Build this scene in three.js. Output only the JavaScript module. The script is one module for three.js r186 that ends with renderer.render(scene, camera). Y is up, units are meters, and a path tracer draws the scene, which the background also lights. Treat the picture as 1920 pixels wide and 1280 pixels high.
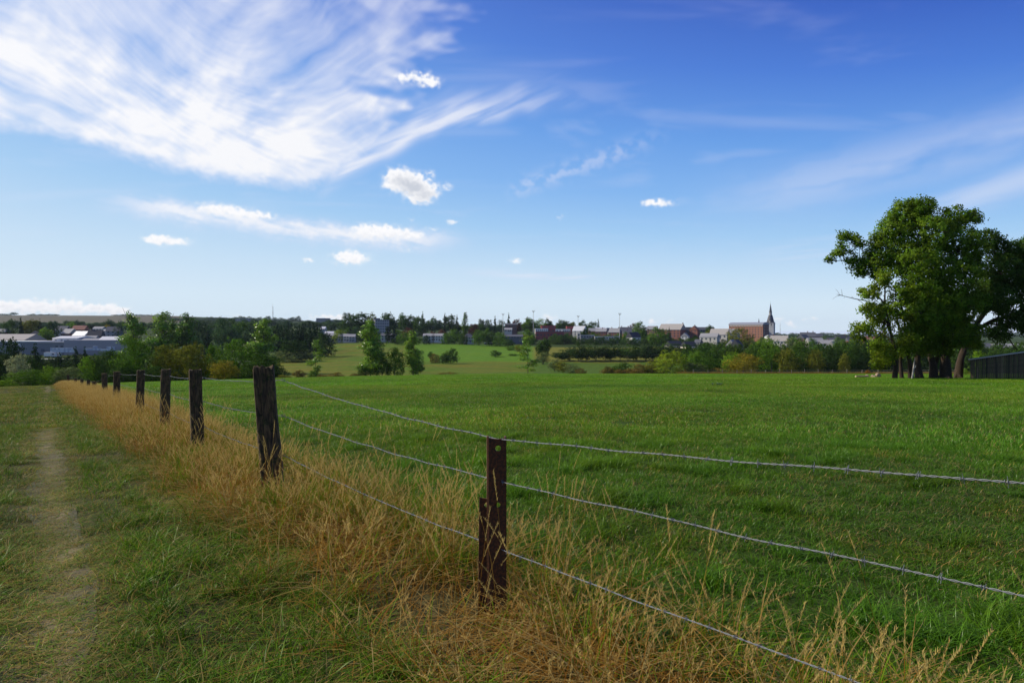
import * as THREE from 'three';
import { createNoise2D, createNoise3D } from 'simplex-noise';
import { mergeGeometries } from 'three/addons/utils/BufferGeometryUtils.js';

// ---------------------------------------------------------------- camera, sky, sun, exposure
const FPX = 1280, TILT = Math.atan(20 / 1280), EYE = 1.5;
const scene = new THREE.Scene();
const camera = new THREE.PerspectiveCamera(2 * Math.atan(0.5) * 180 / Math.PI, 1024 / 682, 0.05, 14000);
camera.position.set(0, EYE, 0);
camera.rotation.x = -TILT;
const renderer = new THREE.WebGLRenderer({ antialias: true });
renderer.toneMapping = THREE.LinearToneMapping;
renderer.toneMappingExposure = 1.0;
renderer.shadowMap.enabled = true;
const SUN_AZ = -80 * Math.PI / 180, SUN_EL = 37 * Math.PI / 180;
const sunDir = new THREE.Vector3(Math.sin(SUN_AZ) * Math.cos(SUN_EL), Math.sin(SUN_EL), -Math.cos(SUN_AZ) * Math.cos(SUN_EL));
const sun = new THREE.DirectionalLight(new THREE.Color().setRGB(1, 0.92, 0.78), 5);
sun.name = 'sun';
sun.position.copy(sunDir).multiplyScalar(400);
sun.castShadow = true;
sun.shadow.mapSize.set(4096, 4096);
Object.assign(sun.shadow.camera, { left: -300, right: 300, top: 300, bottom: -300, near: 1, far: 1200 });
scene.add(sun, sun.target);
scene.fog = new THREE.FogExp2(new THREE.Color().setRGB(0.72, 0.84, 1.0), 0.000035);

const rand = (seed) => () => { seed = (seed + 0x6d2b79f5) | 0; let t = Math.imul(seed ^ (seed >>> 15), 1 | seed); t = (t + Math.imul(t ^ (t >>> 7), 61 | t)) ^ t; return ((t ^ (t >>> 14)) >>> 0) / 4294967296; };
const { clamp, lerp, smoothstep } = THREE.MathUtils;
const n2 = createNoise2D(rand(11)), n2b = createNoise2D(rand(12)), n3 = createNoise3D(rand(13));
const fbm = (x, y, o = 5, f = n2) => { let s = 0, a = 0.5; for (let i = 0; i < o; i++) { s += a * f(x, y); x = x * 2.03 + 17.3; y = y * 2.03 + 5.7; a *= 0.5; } return s; };
const gauss = (x, s) => Math.exp(-x * x / (s * s));

// the sky: air that pales towards the horizon and towards the sun, thin streaked cirrus, small fair-weather cumulus; all laid out by azimuth and elevation in degrees
function makeSky() {
  const W = 4096, H = 2048, data = new Float32Array(W * H * 4), D = 180 / Math.PI;
  const ae = (px, py) => { const u = (px - 960) / FPX, v = (620 - py) / FPX; return [Math.atan(u) * D, Math.atan(v * Math.cos(Math.atan(u))) * D]; };
  const air = [[0, .72, .845, .94], [3, .67, .82, .94], [6, .55, .74, .925], [10, .36, .605, .90], [14, .225, .465, .865], [19, .135, .345, .80], [25, .068, .205, .68], [31, .034, .113, .525], [42, .023, .082, .44], [60, .018, .06, .38], [200, .018, .055, .36]];
  const table = (t, x) => { let i = 1; while (i < t.length - 1 && x > t[i][0]) i++; const a = t[i - 1], b = t[i], k = clamp((x - a[0]) / (b[0] - a[0]), 0, 1); return a.map((v, j) => v + (b[j] - v) * k); };
  const line = (pts) => pts.map((p) => ae(...p));
  const yAt = (pts, x) => { if (x <= pts[0][0]) return pts[0][1]; for (let i = 1; i < pts.length; i++) if (x <= pts[i][0]) { const a = pts[i - 1], b = pts[i], k = (x - a[0]) / (b[0] - a[0]); return a[1] + (b[1] - a[1]) * k * k * (3 - 2 * k) * .5 + (b[1] - a[1]) * k * .5; } return pts[pts.length - 1][1]; };
  // main cirrus sheet: its hard lower edge, and the limit to the right of which it frays
  const low = line([[-500, 215], [-250, 225], [0, 252], [110, 268], [220, 300], [330, 332], [430, 350], [560, 364], [620, 352], [680, 318], [740, 275], [820, 238], [900, 212], [1000, 196], [1090, 186], [1250, 172]]);
  const right = [[8, 16], [11, 15.5], [13, -4], [16, -7.5], [18, -9], [20, -10], [21.5, -8], [23, -5.5], [25, -5.2], [30, -2], [45, 6]];
  const arm = line([[600, 362], [660, 318], [720, 284], [790, 250], [870, 222], [960, 200], [1060, 188], [1200, 176]]);
  const veil = line([[150, 372], [260, 383], [400, 402], [560, 425], [720, 443], [900, 450], [1000, 462]]);
  const streak = (az, el, ang, sa, sc, o, f) => { const c = Math.cos(ang), s = Math.sin(ang), a = az * c + el * s, b = -az * s + el * c; return fbm(a * sa, b * sc, o, f); };
  // cumulus: [px, py, half width, half height, density, dark belly]
  const puffs = [[748, 336, 27, 20, 1.2, .5], [772, 348, 32, 24, 1.1, 1], [798, 362, 26, 20, 1.1, .6], [785, 374, 22, 12, 1, .3], [735, 350, 14, 10, .8, .1], [808, 325, 10, 7, .6, 0], [838, 352, 16, 8, .5, 0],
    [785, 150, 34, 15, .9, 0], [810, 160, 18, 10, .8, 0], [756, 150, 14, 8, .6, 0],
    [400, 393, 36, 11, 1.1, 0], [455, 402, 44, 12, 1.1, 0], [500, 407, 18, 6, .8, 0],
    [690, 436, 36, 16, 1.1, 0], [735, 437, 44, 13, 1.1, 0], [775, 442, 20, 7, .8, 0], [810, 430, 14, 5, .6, 0], [850, 417, 14, 5, .75, 0], [770, 412, 9, 3, .6, 0],
    [315, 453, 42, 9, 1.1, 0], [300, 450, 22, 9, 1, 0], [660, 486, 36, 13, 1.15, 0], [655, 480, 18, 9, 1, 0], [578, 487, 12, 5, .85, 0], [1236, 382, 30, 7, 1, 0], [1218, 380, 12, 6, .8, 0], [1050, 409, 7, 5, .6, 0], [968, 489, 14, 5, .8, 0], [765, 470, 12, 5, .5, 0],
    [1030, 597, 16, 7, .8, 0], [1222, 603, 14, 5, .8, 0], [1253, 601, 10, 4, .7, 0], [1460, 598, 12, 4, .9, 0], [1480, 606, 8, 4, .8, 0], [1507, 600, 8, 3, .8, 0], [1528, 597, 9, 3.5, .9, 0], [1490, 611, 10, 4, .6, 0],
    [605, 594, 30, 4, .9, 0], [640, 595, 20, 4, .8, 0], [440, 590, 16, 3, .6, 0], [820, 602, 22, 4, .5, 0], [905, 606, 16, 4, .5, 0]];
  for (let x = -700, i = 0; x < 240; x += 22, i++) puffs.push([x, 577 + (x > 150 ? (x - 150) * .06 : 0) + 4 * Math.sin(i * 2.3), 24, (x > 150 ? 7 : 11) + 3 * Math.sin(i * 1.7), 1.05, .12]);
  const cumuli = puffs.map(([x, y, w, h, d, b]) => { const [a, e] = ae(x, y), [a2, e2] = ae(x + w, y - h); return { a, e, w: Math.abs(a2 - a), h: Math.max(.12, Math.abs(ae(x, y - h)[1] - e)), d, b }; });
  const dir = new THREE.Vector3(), below = table(air, 0);
  for (let row = 0; row < H; row++) {
    const up = ((row + .5) / H - .5) * Math.PI, el = up * D, sy = Math.sin(up), cy = Math.cos(up);
    const near = cumuli.filter((c) => Math.abs(el - c.e) < c.h * 2.6 + .3);
    for (let col = 0; col < W; col++) {
      const at = (row * W + col) * 4;
      data[at + 3] = 1;
      if (el < -1) { data[at] = below[1] * .94; data[at + 1] = below[2] * .96; data[at + 2] = below[3] * .98; continue; }
      const round = ((col + .5) / W - .5) * 2 * Math.PI;
      dir.set(Math.cos(round) * cy, sy, Math.sin(round) * cy);
      const az = Math.atan2(dir.x, -dir.z) * D, ang = Math.acos(clamp(dir.dot(sunDir), -1, 1)) * D;
      let [, r, g, b] = table(air, Math.max(0, el) * clamp(1 + .0105 * (ang - 60), .72, 1.42));
      const glow = .75 * Math.exp(-ang / 11) + .16 * Math.exp(-ang / 34);
      r = lerp(r, 1, glow); g = lerp(g, 1, glow); b = lerp(b, 1.02, glow);
      let veilA = 0;
      if (Math.abs(az) < 100) {
        const wx = az + 2.0 * n2b(az * .04, el * .06) + .25 * n2b(az * .21 + 9, el * .3), wy = el + 1.3 * n2b(az * .04 + 31, el * .07 + 4) + .18 * n2b(az * .25, el * .25 + 77);
        const h = el + .22 * n2(az * .5, el * .7) + .12 * n2(az * 1.5, el * 2.1) - yAt(low, az), edge = az < -16 ? 1.5 : lerp(1.5, 2.6, smoothstep(az, -16, -8));
        const lim = table(right, clamp(el, 8, 45))[1] + 2.2 * n2b(el * .35, az * .1) + 1.2 * n2b(el * 1.1 + 5, az * .4);
        const inside = smoothstep(h, -.12, edge) * (1 - smoothstep(az - lim, -3.2, 1.6)) * smoothstep(az, -110, -60);
        const k = smoothstep(az + .6 * (el - 14), -34, -8), gx = .5 * n2b(az * .13, el * .17);
        // fibres in three crossing directions over soft billows
        const c1 = streak(wx, wy + .3 * gx, -.24, .026, .30, 7), c2 = streak(wx, wy, .62, .034, .34, 7, n2b), c3 = streak(wx + gx, wy, .95, .05, .42, 7), f1 = streak(wx + gx, wy, lerp(-.2, .7, k), .12, 1.6, 5, n2b), soft = fbm(wx * .10 + 40, wy * .15, 5), tuft = fbm(wx * .33 + 11, wy * .40, 5, n2b);
        const comb = lerp(c1, c2, k) * (1 - .45 * smoothstep(soft, -.1, .4)) + .45 * c3 * smoothstep(soft, -.1, .4);
        const thick = lerp(.97, .58, smoothstep(h, 3, 11)) * lerp(1, .8, smoothstep(az, -20, -7)) * lerp(1, .88, smoothstep(el, 17, 28));
        veilA = inside * clamp(thick * (.87 + .58 * comb + .15 * f1 + .62 * soft + .16 * tuft), 0, .99);
        // the arm that sweeps up to the right from the tip of the sheet
        const da = el + .35 * n2(az * .3, 3) - yAt(arm, az), band = az > arm[0][0] - 1 ? gauss(da < 0 ? da * 1.7 : da * .75, 1.15) * smoothstep(az, -16.5, -13) * (1 - smoothstep(az, -6, 8.5)) : 0;
        veilA = Math.max(veilA, band * clamp(.62 + .8 * streak(az, el, .38, .1, 1.0, 5), 0, .8));
        // veil below with a torn left tip
        const dv = el - .22 * n2(az * .45, 8) - .12 * n2(az * 1.6, el * 2) - yAt(veil, az), tip = smoothstep(az, -32.4, -26) * (1 - smoothstep(az, -9, -2.5));
        veilA = Math.max(veilA, tip * gauss(dv > 0 ? dv * 1.5 : dv, .85) * clamp(.82 + .8 * streak(az, el, -.16, .16, 1.3, 6) + .3 * fbm(az * .5, el * .8, 4), 0, .88));
        // faint streaks over the middle and the right
        const gx0 = 1.2 * n2b(az * .2, el * .3) + .4 * n2(az * .6, el * .8), w1 = gauss(el - ae(1400, 375)[1] - (az - 18) * .16, 1.9) * smoothstep(az, 12, 24), w2 = gauss(el - ae(1900, 345)[1] - (az - 36) * .28, 1.0) * smoothstep(az, 26, 35);
        veilA = Math.max(veilA, w1 * clamp(.21 + .30 * streak(az + gx0, el, .14, .07, .4, 6), 0, .30), w2 * clamp(.46 + .5 * streak(az + gx0, el, .24, .08, .8, 6, n2b), 0, .44));
        const w3 = gauss(el - ae(1110, 305)[1] - (az - 6.7) * .32, .75) * smoothstep(az, -1, 1) * (1 - smoothstep(az, 8, 14));
        veilA = Math.max(veilA, w3 * clamp(.16 + .6 * fbm(az * .7, el * .9, 5), 0, .3));
        const w4 = gauss(el - ae(1040, 518)[1] + (az - 3.5) * .05, .35) * smoothstep(az, -6, 1) * (1 - smoothstep(az, 5, 8)) + .7 * gauss(el - ae(1480, 475)[1] - .1 * (az - 22), .8) * smoothstep(az, 17, 24) * (1 - smoothstep(az, 30, 36));
        veilA = Math.max(veilA, w4 * clamp(.22 + .6 * streak(az, el, .05, .1, 1.6, 4), 0, .4));
      }
      // thin high wisps over the whole sky, on a level far up
      const q = 1 / (Math.max(0, sy) + .12), thin = fbm(dir.x * q * 1.1 + 3 + .5 * n2b(dir.x * q * .8, dir.z * q * .8), dir.z * q * 2.6, 5, n2b);
      veilA = Math.max(veilA, smoothstep(thin, .0, .75) * .13 * smoothstep(el, 3, 12));
      const lit = 1 - .06 * smoothstep(ang, 40, 100), warm = [lerp(.80, .98, veilA) * lit, lerp(.83, .985, veilA) * lit, 1.0 * lit];
      r = lerp(r, Math.max(r, warm[0] * .985), veilA); g = lerp(g, Math.max(g, warm[1] * .985), veilA); b = lerp(b, Math.max(b, warm[2]), veilA);
      // cumulus: soft blobs eaten by fine noise, flat below
      let dens = 0, dark = 0, soft = .3, best = 0, low_ = 0;
      for (const c of near) {
        if (Math.abs(az - c.a) > c.w * 2) continue;
        const x = (az + .16 * n2b(az * 1.3, el * 1.6) - c.a) / c.w, y = (el + .16 * n2b(az * 1.5 + 40, el * 2) - c.e) / c.h, rr = x * x + (y < 0 ? y * y * 1.5 : y * y);
        if (rr > 3.4) continue;
        const f = Math.exp(-rr * 1.05) * c.d;
        dens += f; if (f > best) { best = f; soft = lerp(.34, .62, smoothstep(-y, -.3, .8)); low_ = smoothstep(-y, -.4, .9); } dark += f * c.b * gauss(x - .12, .75) * gauss(y + .12, .62);
      }
      if (dens > .02) {
        const wisp = smoothstep(dens, .05, .7) * clamp(.30 + .7 * fbm(az * .9 + 5, el * 1.6, 5, n2b), 0, .5); r = lerp(r, .97, wisp); g = lerp(g, .98, wisp); b = lerp(b, 1, wisp);
        const bil = (q, f) => .5 - Math.abs(f(az * q + 7, el * q * 1.25)), fine = .42 * bil(1.0, n2) + .32 * bil(2.2, n2b) + .17 * bil(4.6, n2) + .09 * bil(9.5, n2b) - .12;
        const a = smoothstep(dens * (.75 + .35 * fine) + fine * .66 * (1 - .5 * Math.min(1, dens)), .33, .33 + soft);
        const shade = clamp(dark * .42 + .13 * low_ - .22 * fine, 0, .42);
        r = lerp(r, 1.0 - shade * .95, a); g = lerp(g, 1.0 - shade * .86, a); b = lerp(b, 1.02 - shade * .72, a);
      }
      data[at] = r; data[at + 1] = g; data[at + 2] = b;
    }
  }
  const t = new THREE.DataTexture(data, W, H, THREE.RGBAFormat, THREE.FloatType);
  t.mapping = THREE.EquirectangularReflectionMapping;
  t.magFilter = THREE.LinearFilter;
  t.needsUpdate = true;
  return t;
}
scene.background = makeSky();
scene.environment = scene.background;
// ---------------------------------------------------------------- helpers
const used = {};
const numbered = (name) => { const n = (used[name] = (used[name] ?? -1) + 1); return n ? name + '_' + String(n).padStart(3, '0') : name; };
function tag(o, label, category, group, kind) { o.userData.label = label; if (category) o.userData.category = category; if (group) o.userData.group = group; if (kind) o.userData.kind = kind; return o; }
function shade(o) { o.castShadow = o.receiveShadow = true; return o; }
function mesh(name, geo, mat, parent, x = 0, y = 0, z = 0) { const m = shade(new THREE.Mesh(geo, mat)); m.name = parent === scene ? numbered(name) : name; m.position.set(x, y, z); parent.add(m); return m; }
function thing(name, label, category, x, y, z, turn = 0, group) { const g = new THREE.Group(); g.name = numbered(name); g.position.set(x, y, z); g.rotation.y = turn; scene.add(g); return tag(g, label, category, group); }
const rgb = (r, g, b) => new THREE.Color().setRGB(r, g, b);
const std = (c, rough = .9, more = {}) => new THREE.MeshStandardMaterial({ color: rgb(...c), roughness: rough, ...more });
const CT = Math.cos(TILT), ST = Math.sin(TILT);
// the point that the photograph shows at (px, py), at a depth of d metres; and the row at which a height shows
const heightAt = (px, py, d) => { const v = (640 - py) / FPX, k = 1 / (v * ST + CT); return EYE + d * (v * CT - ST) * k; };
const sideAt = (px, py, d) => { const v = (640 - py) / FPX; return (px - 960) / FPX * d / (v * ST + CT); };

class Geo {                                            // collects coloured triangles
  constructor() { this.p = []; this.n = []; this.c = []; this.i = []; this.uv = null; }
  v(x, y, z, nx, ny, nz, r, g, b) { this.p.push(x, y, z); this.n.push(nx, ny, nz); this.c.push(r, g, b); return this.p.length / 3 - 1; }
  t(a, b, c) { this.i.push(a, b, c); }
  build() {
    const g = new THREE.BufferGeometry();
    g.setAttribute('position', new THREE.BufferAttribute(new Float32Array(this.p), 3));
    g.setAttribute('normal', new THREE.BufferAttribute(new Float32Array(this.n), 3));
    g.setAttribute('color', new THREE.BufferAttribute(new Float32Array(this.c), 3));
    g.setIndex(this.i);
    return g;
  }
}
// a ribbon blade that rises and bends over
function blade(G, R, x, z, az, h, lean, w, c0, c1, seg = 3, twist = R() * 2 - 1, y0 = 0) {
  const dx = Math.cos(az), dz = Math.sin(az), sa = az + Math.PI / 2 + twist, sx = Math.cos(sa), sz = Math.sin(sa);
  let prev = -1;
  for (let k = 0; k <= seg; k++) {
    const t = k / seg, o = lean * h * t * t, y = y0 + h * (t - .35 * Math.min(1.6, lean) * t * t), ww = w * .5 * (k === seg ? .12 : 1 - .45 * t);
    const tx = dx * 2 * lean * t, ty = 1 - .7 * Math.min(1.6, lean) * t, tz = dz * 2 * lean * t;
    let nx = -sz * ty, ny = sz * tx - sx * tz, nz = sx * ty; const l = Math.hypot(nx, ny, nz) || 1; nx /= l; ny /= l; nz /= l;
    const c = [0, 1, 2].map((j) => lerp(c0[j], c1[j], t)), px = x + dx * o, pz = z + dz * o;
    const a = G.v(px - sx * ww, y, pz - sz * ww, nx, ny, nz, ...c), b = G.v(px + sx * ww, y, pz + sz * ww, nx, ny, nz, ...c);
    if (prev >= 0) { G.t(prev, prev + 1, b); G.t(prev, b, a); }
    prev = a;
  }
  return [x + dx * lean * h, y0 + h * (1 - .35 * Math.min(1.6, lean)), z + dz * lean * h];
}

// ---------------------------------------------------------------- the land
// fence line: x = FX0 - 0.68 d; t is the distance to its right, s the distance along it
const FX0 = 2.55, FL = Math.hypot(.68, 1), fx = -.68 / FL, fz = -1 / FL;
const acrossFence = (x, z) => (x - FX0 - .68 * z) / FL;
const onFence = (s, t) => [FX0 + s * fx + t / FL, s * fz - t * .68 / FL];
const COLS = [
  [-260, [260, 722], [330, 708], [420, 690], [470, 675], [500, 664], [560, 657], [650, 645], [800, 632], [1000, 622], [1400, 616], [2000, 606], [3000, 591], [3600, 591], [7000, 600]],
  [0, [260, 722], [330, 708], [420, 690], [470, 675], [500, 664], [560, 657], [650, 645], [800, 632], [1000, 622], [1400, 616], [2000, 606], [3000, 591], [3600, 591], [7000, 600]],
  [300, [260, 722], [330, 708], [420, 690], [470, 675], [500, 666], [560, 658], [650, 646], [800, 632], [1000, 622], [1400, 614], [2000, 606], [3000, 592], [3600, 592], [7000, 600]],
  [440, [260, 718], [330, 704], [420, 686], [470, 677], [500, 672], [560, 662], [650, 648], [800, 634], [1000, 622], [1400, 613], [2000, 606], [3000, 596], [3600, 596], [7000, 602]],
  [540, [260, 712], [330, 693], [420, 678], [470, 669], [500, 663], [560, 657], [650, 649], [800, 635], [1000, 624], [1400, 613], [2000, 606], [3000, 600], [3600, 602], [7000, 608]],
  [700, [260, 708], [330, 693], [420, 676], [470, 668], [500, 662], [560, 655], [650, 644], [800, 633], [1000, 624], [1400, 620], [2000, 616], [3000, 610], [3600, 610], [7000, 614]],
  [860, [260, 706], [330, 693], [420, 678], [470, 669], [500, 663], [560, 656], [650, 646], [800, 633], [1000, 625], [1400, 622], [2000, 618], [3000, 612], [3600, 612], [7000, 615]],
  [1040, [260, 707], [330, 696], [420, 679], [470, 669], [500, 662], [560, 656], [650, 650], [800, 636], [1000, 627], [1400, 624], [2000, 620], [3000, 616], [3600, 618], [7000, 632]],
  [1200, [260, 708], [330, 698], [420, 680], [470, 670], [500, 664], [560, 658], [650, 651], [800, 637], [1000, 630], [1400, 627], [2000, 624], [3000, 620], [3600, 622], [7000, 634]],
  [1445, [260, 708], [330, 702], [420, 688], [470, 680], [500, 674], [560, 664], [650, 653], [800, 639], [1000, 633], [1400, 632], [2000, 632], [3000, 629], [3600, 630], [7000, 638]],
  [1600, [260, 709], [330, 705], [420, 694], [470, 686], [500, 681], [560, 672], [650, 661], [800, 648], [1000, 639], [1400, 634], [2000, 633], [3000, 629], [3600, 630], [7000, 638]],
  [2200, [260, 712], [330, 708], [420, 698], [470, 690], [500, 685], [560, 676], [650, 665], [800, 652], [1000, 642], [1400, 635], [2000, 633], [3000, 629], [3600, 630], [7000, 638]],
].map(([px, ...rows]) => [(px - 960) / FPX, rows.map(([d, py]) => [Math.log(d), (py - 620) / FPX])]);
const rowAt = (rows, ld) => { let i = 1; while (i < rows.length - 1 && ld > rows[i][0]) i++; const a = rows[i - 1], b = rows[i]; return a[1] + (b[1] - a[1]) * clamp((ld - a[0]) / (b[0] - a[0]), 0, 1); };
function farHeight(x, d) {
  const u = clamp(x / d, COLS[0][0], COLS[COLS.length - 1][0]), ld = Math.log(Math.max(d, 200));
  let i = 1; while (i < COLS.length - 1 && u > COLS[i][0]) i++;
  const k = clamp((u - COLS[i - 1][0]) / (COLS[i][0] - COLS[i - 1][0]), 0, 1), e = k * k * (3 - 2 * k);
  return EYE - d * lerp(rowAt(COLS[i - 1][1], ld), rowAt(COLS[i][1], ld), e);
}
function nearHeight(x, d) {
  const xl = Math.max(Math.min(x, 0), -190), dd = Math.max(d, -30);
  return -.048 * dd - .00004 * dd * Math.abs(dd) + .010 * xl - .00015 * xl * xl;
}
function H(x, z) {
  let d = -z; const r = Math.hypot(x, z), flat = Math.max(d, .55 * r);
  let y = nearHeight(x, d);
  if (r > 200) y = lerp(y, farHeight(x, flat), smoothstep(flat, 205, 275));
  if (r < 320) {
    const t = acrossFence(x, z), k = 1 - smoothstep(r, 60, 300);
    y += .05 * n2(x * .13, z * .13) * k + .012 * n2b(x * .8, z * .8) * (1 - smoothstep(r, 14, 30));
    y += (-.035 * gauss(t + 2.12, .3) + .05 * gauss(t + .1, .55)) * (1 - smoothstep(r, 40, 90));
  } else y += .5 * fbm(x * .012, z * .012, 3) * (r < 900 ? 1 : 2);
  return y;
}
// speckle that repeats, for close soil and turf
function noiseTexture(size, cells, low, seed) {
  const R = rand(seed), N = createNoise2D(R), d = new Uint8Array(size * size * 4), TAU = Math.PI * 2;
  for (let y = 0; y < size; y++) for (let x = 0; x < size; x++) {
    let s = 0, a = .5;
    for (const c of cells) { const n = (X, Y) => N(X * c / size, Y * c / size); const fx_ = x / size, fy_ = y / size; s += a * (n(x, y) * (1 - fx_) * (1 - fy_) + n(x - size, y) * fx_ * (1 - fy_) + n(x, y - size) * (1 - fx_) * fy_ + n(x - size, y - size) * fx_ * fy_); a *= .72; }
    const v = clamp(low + (1 - low) * (.55 + .55 * s), 0, 1) * 255;
    d.set([v, v, v, 255], (y * size + x) * 4);
  }
  const t = new THREE.DataTexture(d, size, size); t.wrapS = t.wrapT = THREE.RepeatWrapping; t.magFilter = THREE.LinearFilter; t.needsUpdate = true;
  return t;
}
const grit = noiseTexture(512, [5, 13, 37, 90, 180], .35, 5);
const gritUV = (k) => { const t = grit.clone(); t.repeat.set(k, k); t.needsUpdate = true; return t; };
function landColor(x, z) {
  const d = -z, r = Math.hypot(x, z), t = acrossFence(x, z), big = fbm(x * .03, z * .03, 3), u = x / Math.max(d, 1), px = 960 + u * FPX;
  if (r < 285 && !(d > 235)) {
    if (t > .3) { const g = .5 + big * .5; return [lerp(.046, .062, g), lerp(.098, .124, g), lerp(.008, .010, g)].map((v, i) => lerp([.045, .075, .010][i], v, smoothstep(r, 8, 40))); }
    const worn = gauss(t + 2.12, .30), dry = smoothstep(n2(x * .3, z * .3) + .4 * n2b(x, z), -.2, .8), c = [.060, .062, .020];
    const e = [lerp(c[0], .12, dry * .5), lerp(c[1], .09, dry * .5), lerp(c[2], .035, dry * .5)];
    return [lerp(e[0], .11, worn), lerp(e[1], .095, worn), lerp(e[2], .035, worn)];
  }
  const m = .5 + .9 * big;
  if (d > 2050 && d < 3080 && u < -.47) return [.155 + .02 * big, .140 + .02 * big, .085];         // stubble field on the far hill
  if (px > 520 && px < 1000 && d < 660) {
    if (d > 420 && px > 780) return [lerp(.10, .13, m), lerp(.22, .24, m), .010];             // fresh strips below the houses
    const dry = clamp(.5 + 1.1 * fbm(x * .012, z * .03, 4) + .35 * n2(x * .05, z * .12), 0, 1);
    return [lerp(.095, .175, dry), lerp(.175, .170, dry), lerp(.008, .016, dry)];
  }
  if (px >= 1000 && px < 1400 && d > 420 && d < 640) return [.19 + .03 * big, .19 + .03 * big, .02];
  if (px >= 1000 && d < 420) return [.085 + .02 * big, .15, .012];
  return [.045 + .02 * big, .075 + .02 * big, .012];
}
{
  const az = []; for (let a = -180; a < 180;) { az.push(a); a += Math.abs(a) < 48 ? .4 : Math.abs(a) < 75 ? 1.2 : 6; } az.push(180);
  const rr = [.02]; for (let r = .45; r < 7000; r *= r < 30 ? 1.05 : r < 260 ? 1.045 : 1.033) rr.push(r); rr.push(7000);
  const parts = { verge: new Geo(), pasture: new Geo(), valley: new Geo(), hills: new Geo() };
  const maps = Object.fromEntries(Object.keys(parts).map((k) => [k, new Map()])), NA = az.length, uvs = { verge: [], pasture: [], valley: [], hills: [] };
  const pos = (i, j) => { const a = az[j] * Math.PI / 180; return [Math.sin(a) * rr[i], -Math.cos(a) * rr[i]]; };
  const put = (k, i, j) => {
    const key = i * NA + j; let at = maps[k].get(key);
    if (at === undefined) {
      const [x, z] = pos(i, j), e = Math.max(.05, rr[i] * .012), nx = H(x - e, z) - H(x + e, z), nz = H(x, z - e) - H(x, z + e), l = Math.hypot(nx, 2 * e, nz), c = landColor(x, z);
      at = parts[k].v(x, H(x, z), z, nx / l, 2 * e / l, nz / l, ...c); uvs[k].push(x, -z); maps[k].set(key, at);
    }
    return at;
  };
  for (let i = 0; i + 1 < rr.length; i++) for (let j = 0; j + 1 < NA; j++) {
    const [x, z] = pos(i + .5 | 0, j), [x2, z2] = pos(i + 1, j + 1), cx = (x + x2) / 2, cz = (z + z2) / 2, r = rr[i];
    const k = r > 1500 ? 'hills' : r > 245 ? 'valley' : acrossFence(cx, cz) > 0 ? 'pasture' : 'verge';
    const a = put(k, i, j), b = put(k, i, j + 1), c = put(k, i + 1, j + 1), d = put(k, i + 1, j);
    parts[k].t(a, b, c); parts[k].t(a, c, d);
  }
  const labels = { verge: ['verge_ground', 'worn earth and short turf of the verge left of the fence'], pasture: ['pasture_ground', 'green grazed pasture ground right of the fence, up to its crest'], valley: ['valley_ground', 'olive and green meadow land of the valley beyond the pasture crest'], hills: ['hills', 'far rising hills with a brown stubble field'] };
  for (const k in parts) {
    const g = parts[k].build(); g.setAttribute('uv', new THREE.BufferAttribute(new Float32Array(uvs[k]), 2));
    const m = std([1, 1, 1], 1, { vertexColors: true, map: gritUV(k === 'valley' ? .045 : k === 'hills' ? .008 : .45) });
    if (k === 'verge' || k === 'pasture') { m.bumpMap = gritUV(.45); m.bumpScale = .03; }
    const o = mesh(labels[k][0], g, Object.assign(new THREE.MeshPhysicalMaterial(), { color: rgb(1, 1, 1), roughness: 1, vertexColors: true, map: m.map, bumpMap: m.bumpMap, bumpScale: m.bumpScale, specularIntensity: .15 }), scene);
    tag(o, labels[k][1], null, null, 'structure');
  }
  // the trodden track, a sheet just above the verge
  const P = new Geo(), uv = [], NT = 8;
  for (let s = -6, i = 0; s < 105; s += s < 20 ? .16 : .6, i++) for (let k = 0; k <= NT; k++) {
    const w = .19 + .06 * n2(s * .7, 3), t = -2.12 + .10 * n2b(s * .12, 1) + (k / NT * 2 - 1) * w, [x, z] = onFence(s, t), e = .05, nx = H(x - e, z) - H(x + e, z), nz = H(x, z - e) - H(x, z + e), l = Math.hypot(nx, 2 * e, nz), v = 1 + .35 * n2(x * 1.7, z * 1.7), g = .7 * smoothstep(n2b(x * .9, z * .9), -.1, .7);
    const q = landColor(x, z), k1 = smoothstep(Math.abs(k / NT * 2 - 1) + .3 * n2b(s * 2.1, k * .8), .35, .95), m1 = [lerp(.20, .09, g) * v, lerp(.155, .085, g) * v, lerp(.065, .025, g) * v].map((c, i1) => lerp(c, q[i1], k1));
    P.v(x, H(x, z) + .005, z, nx / l, 2 * e / l, nz / l, ...m1); uv.push(x, -z);
    if (i && k) { const b = i * (NT + 1) + k; P.t(b - NT - 2, b, b - 1); P.t(b - NT - 2, b - NT - 1, b); }
  }
  const g = P.build(); g.setAttribute('uv', new THREE.BufferAttribute(new Float32Array(uv), 2));
  tag(mesh('path', g, std([1, 1, 1], 1, { vertexColors: true, map: gritUV(2.3), bumpMap: gritUV(1.4), bumpScale: .035 }), scene), 'narrow trodden path of dry earth and straw', null, null, 'structure');
}
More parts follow.
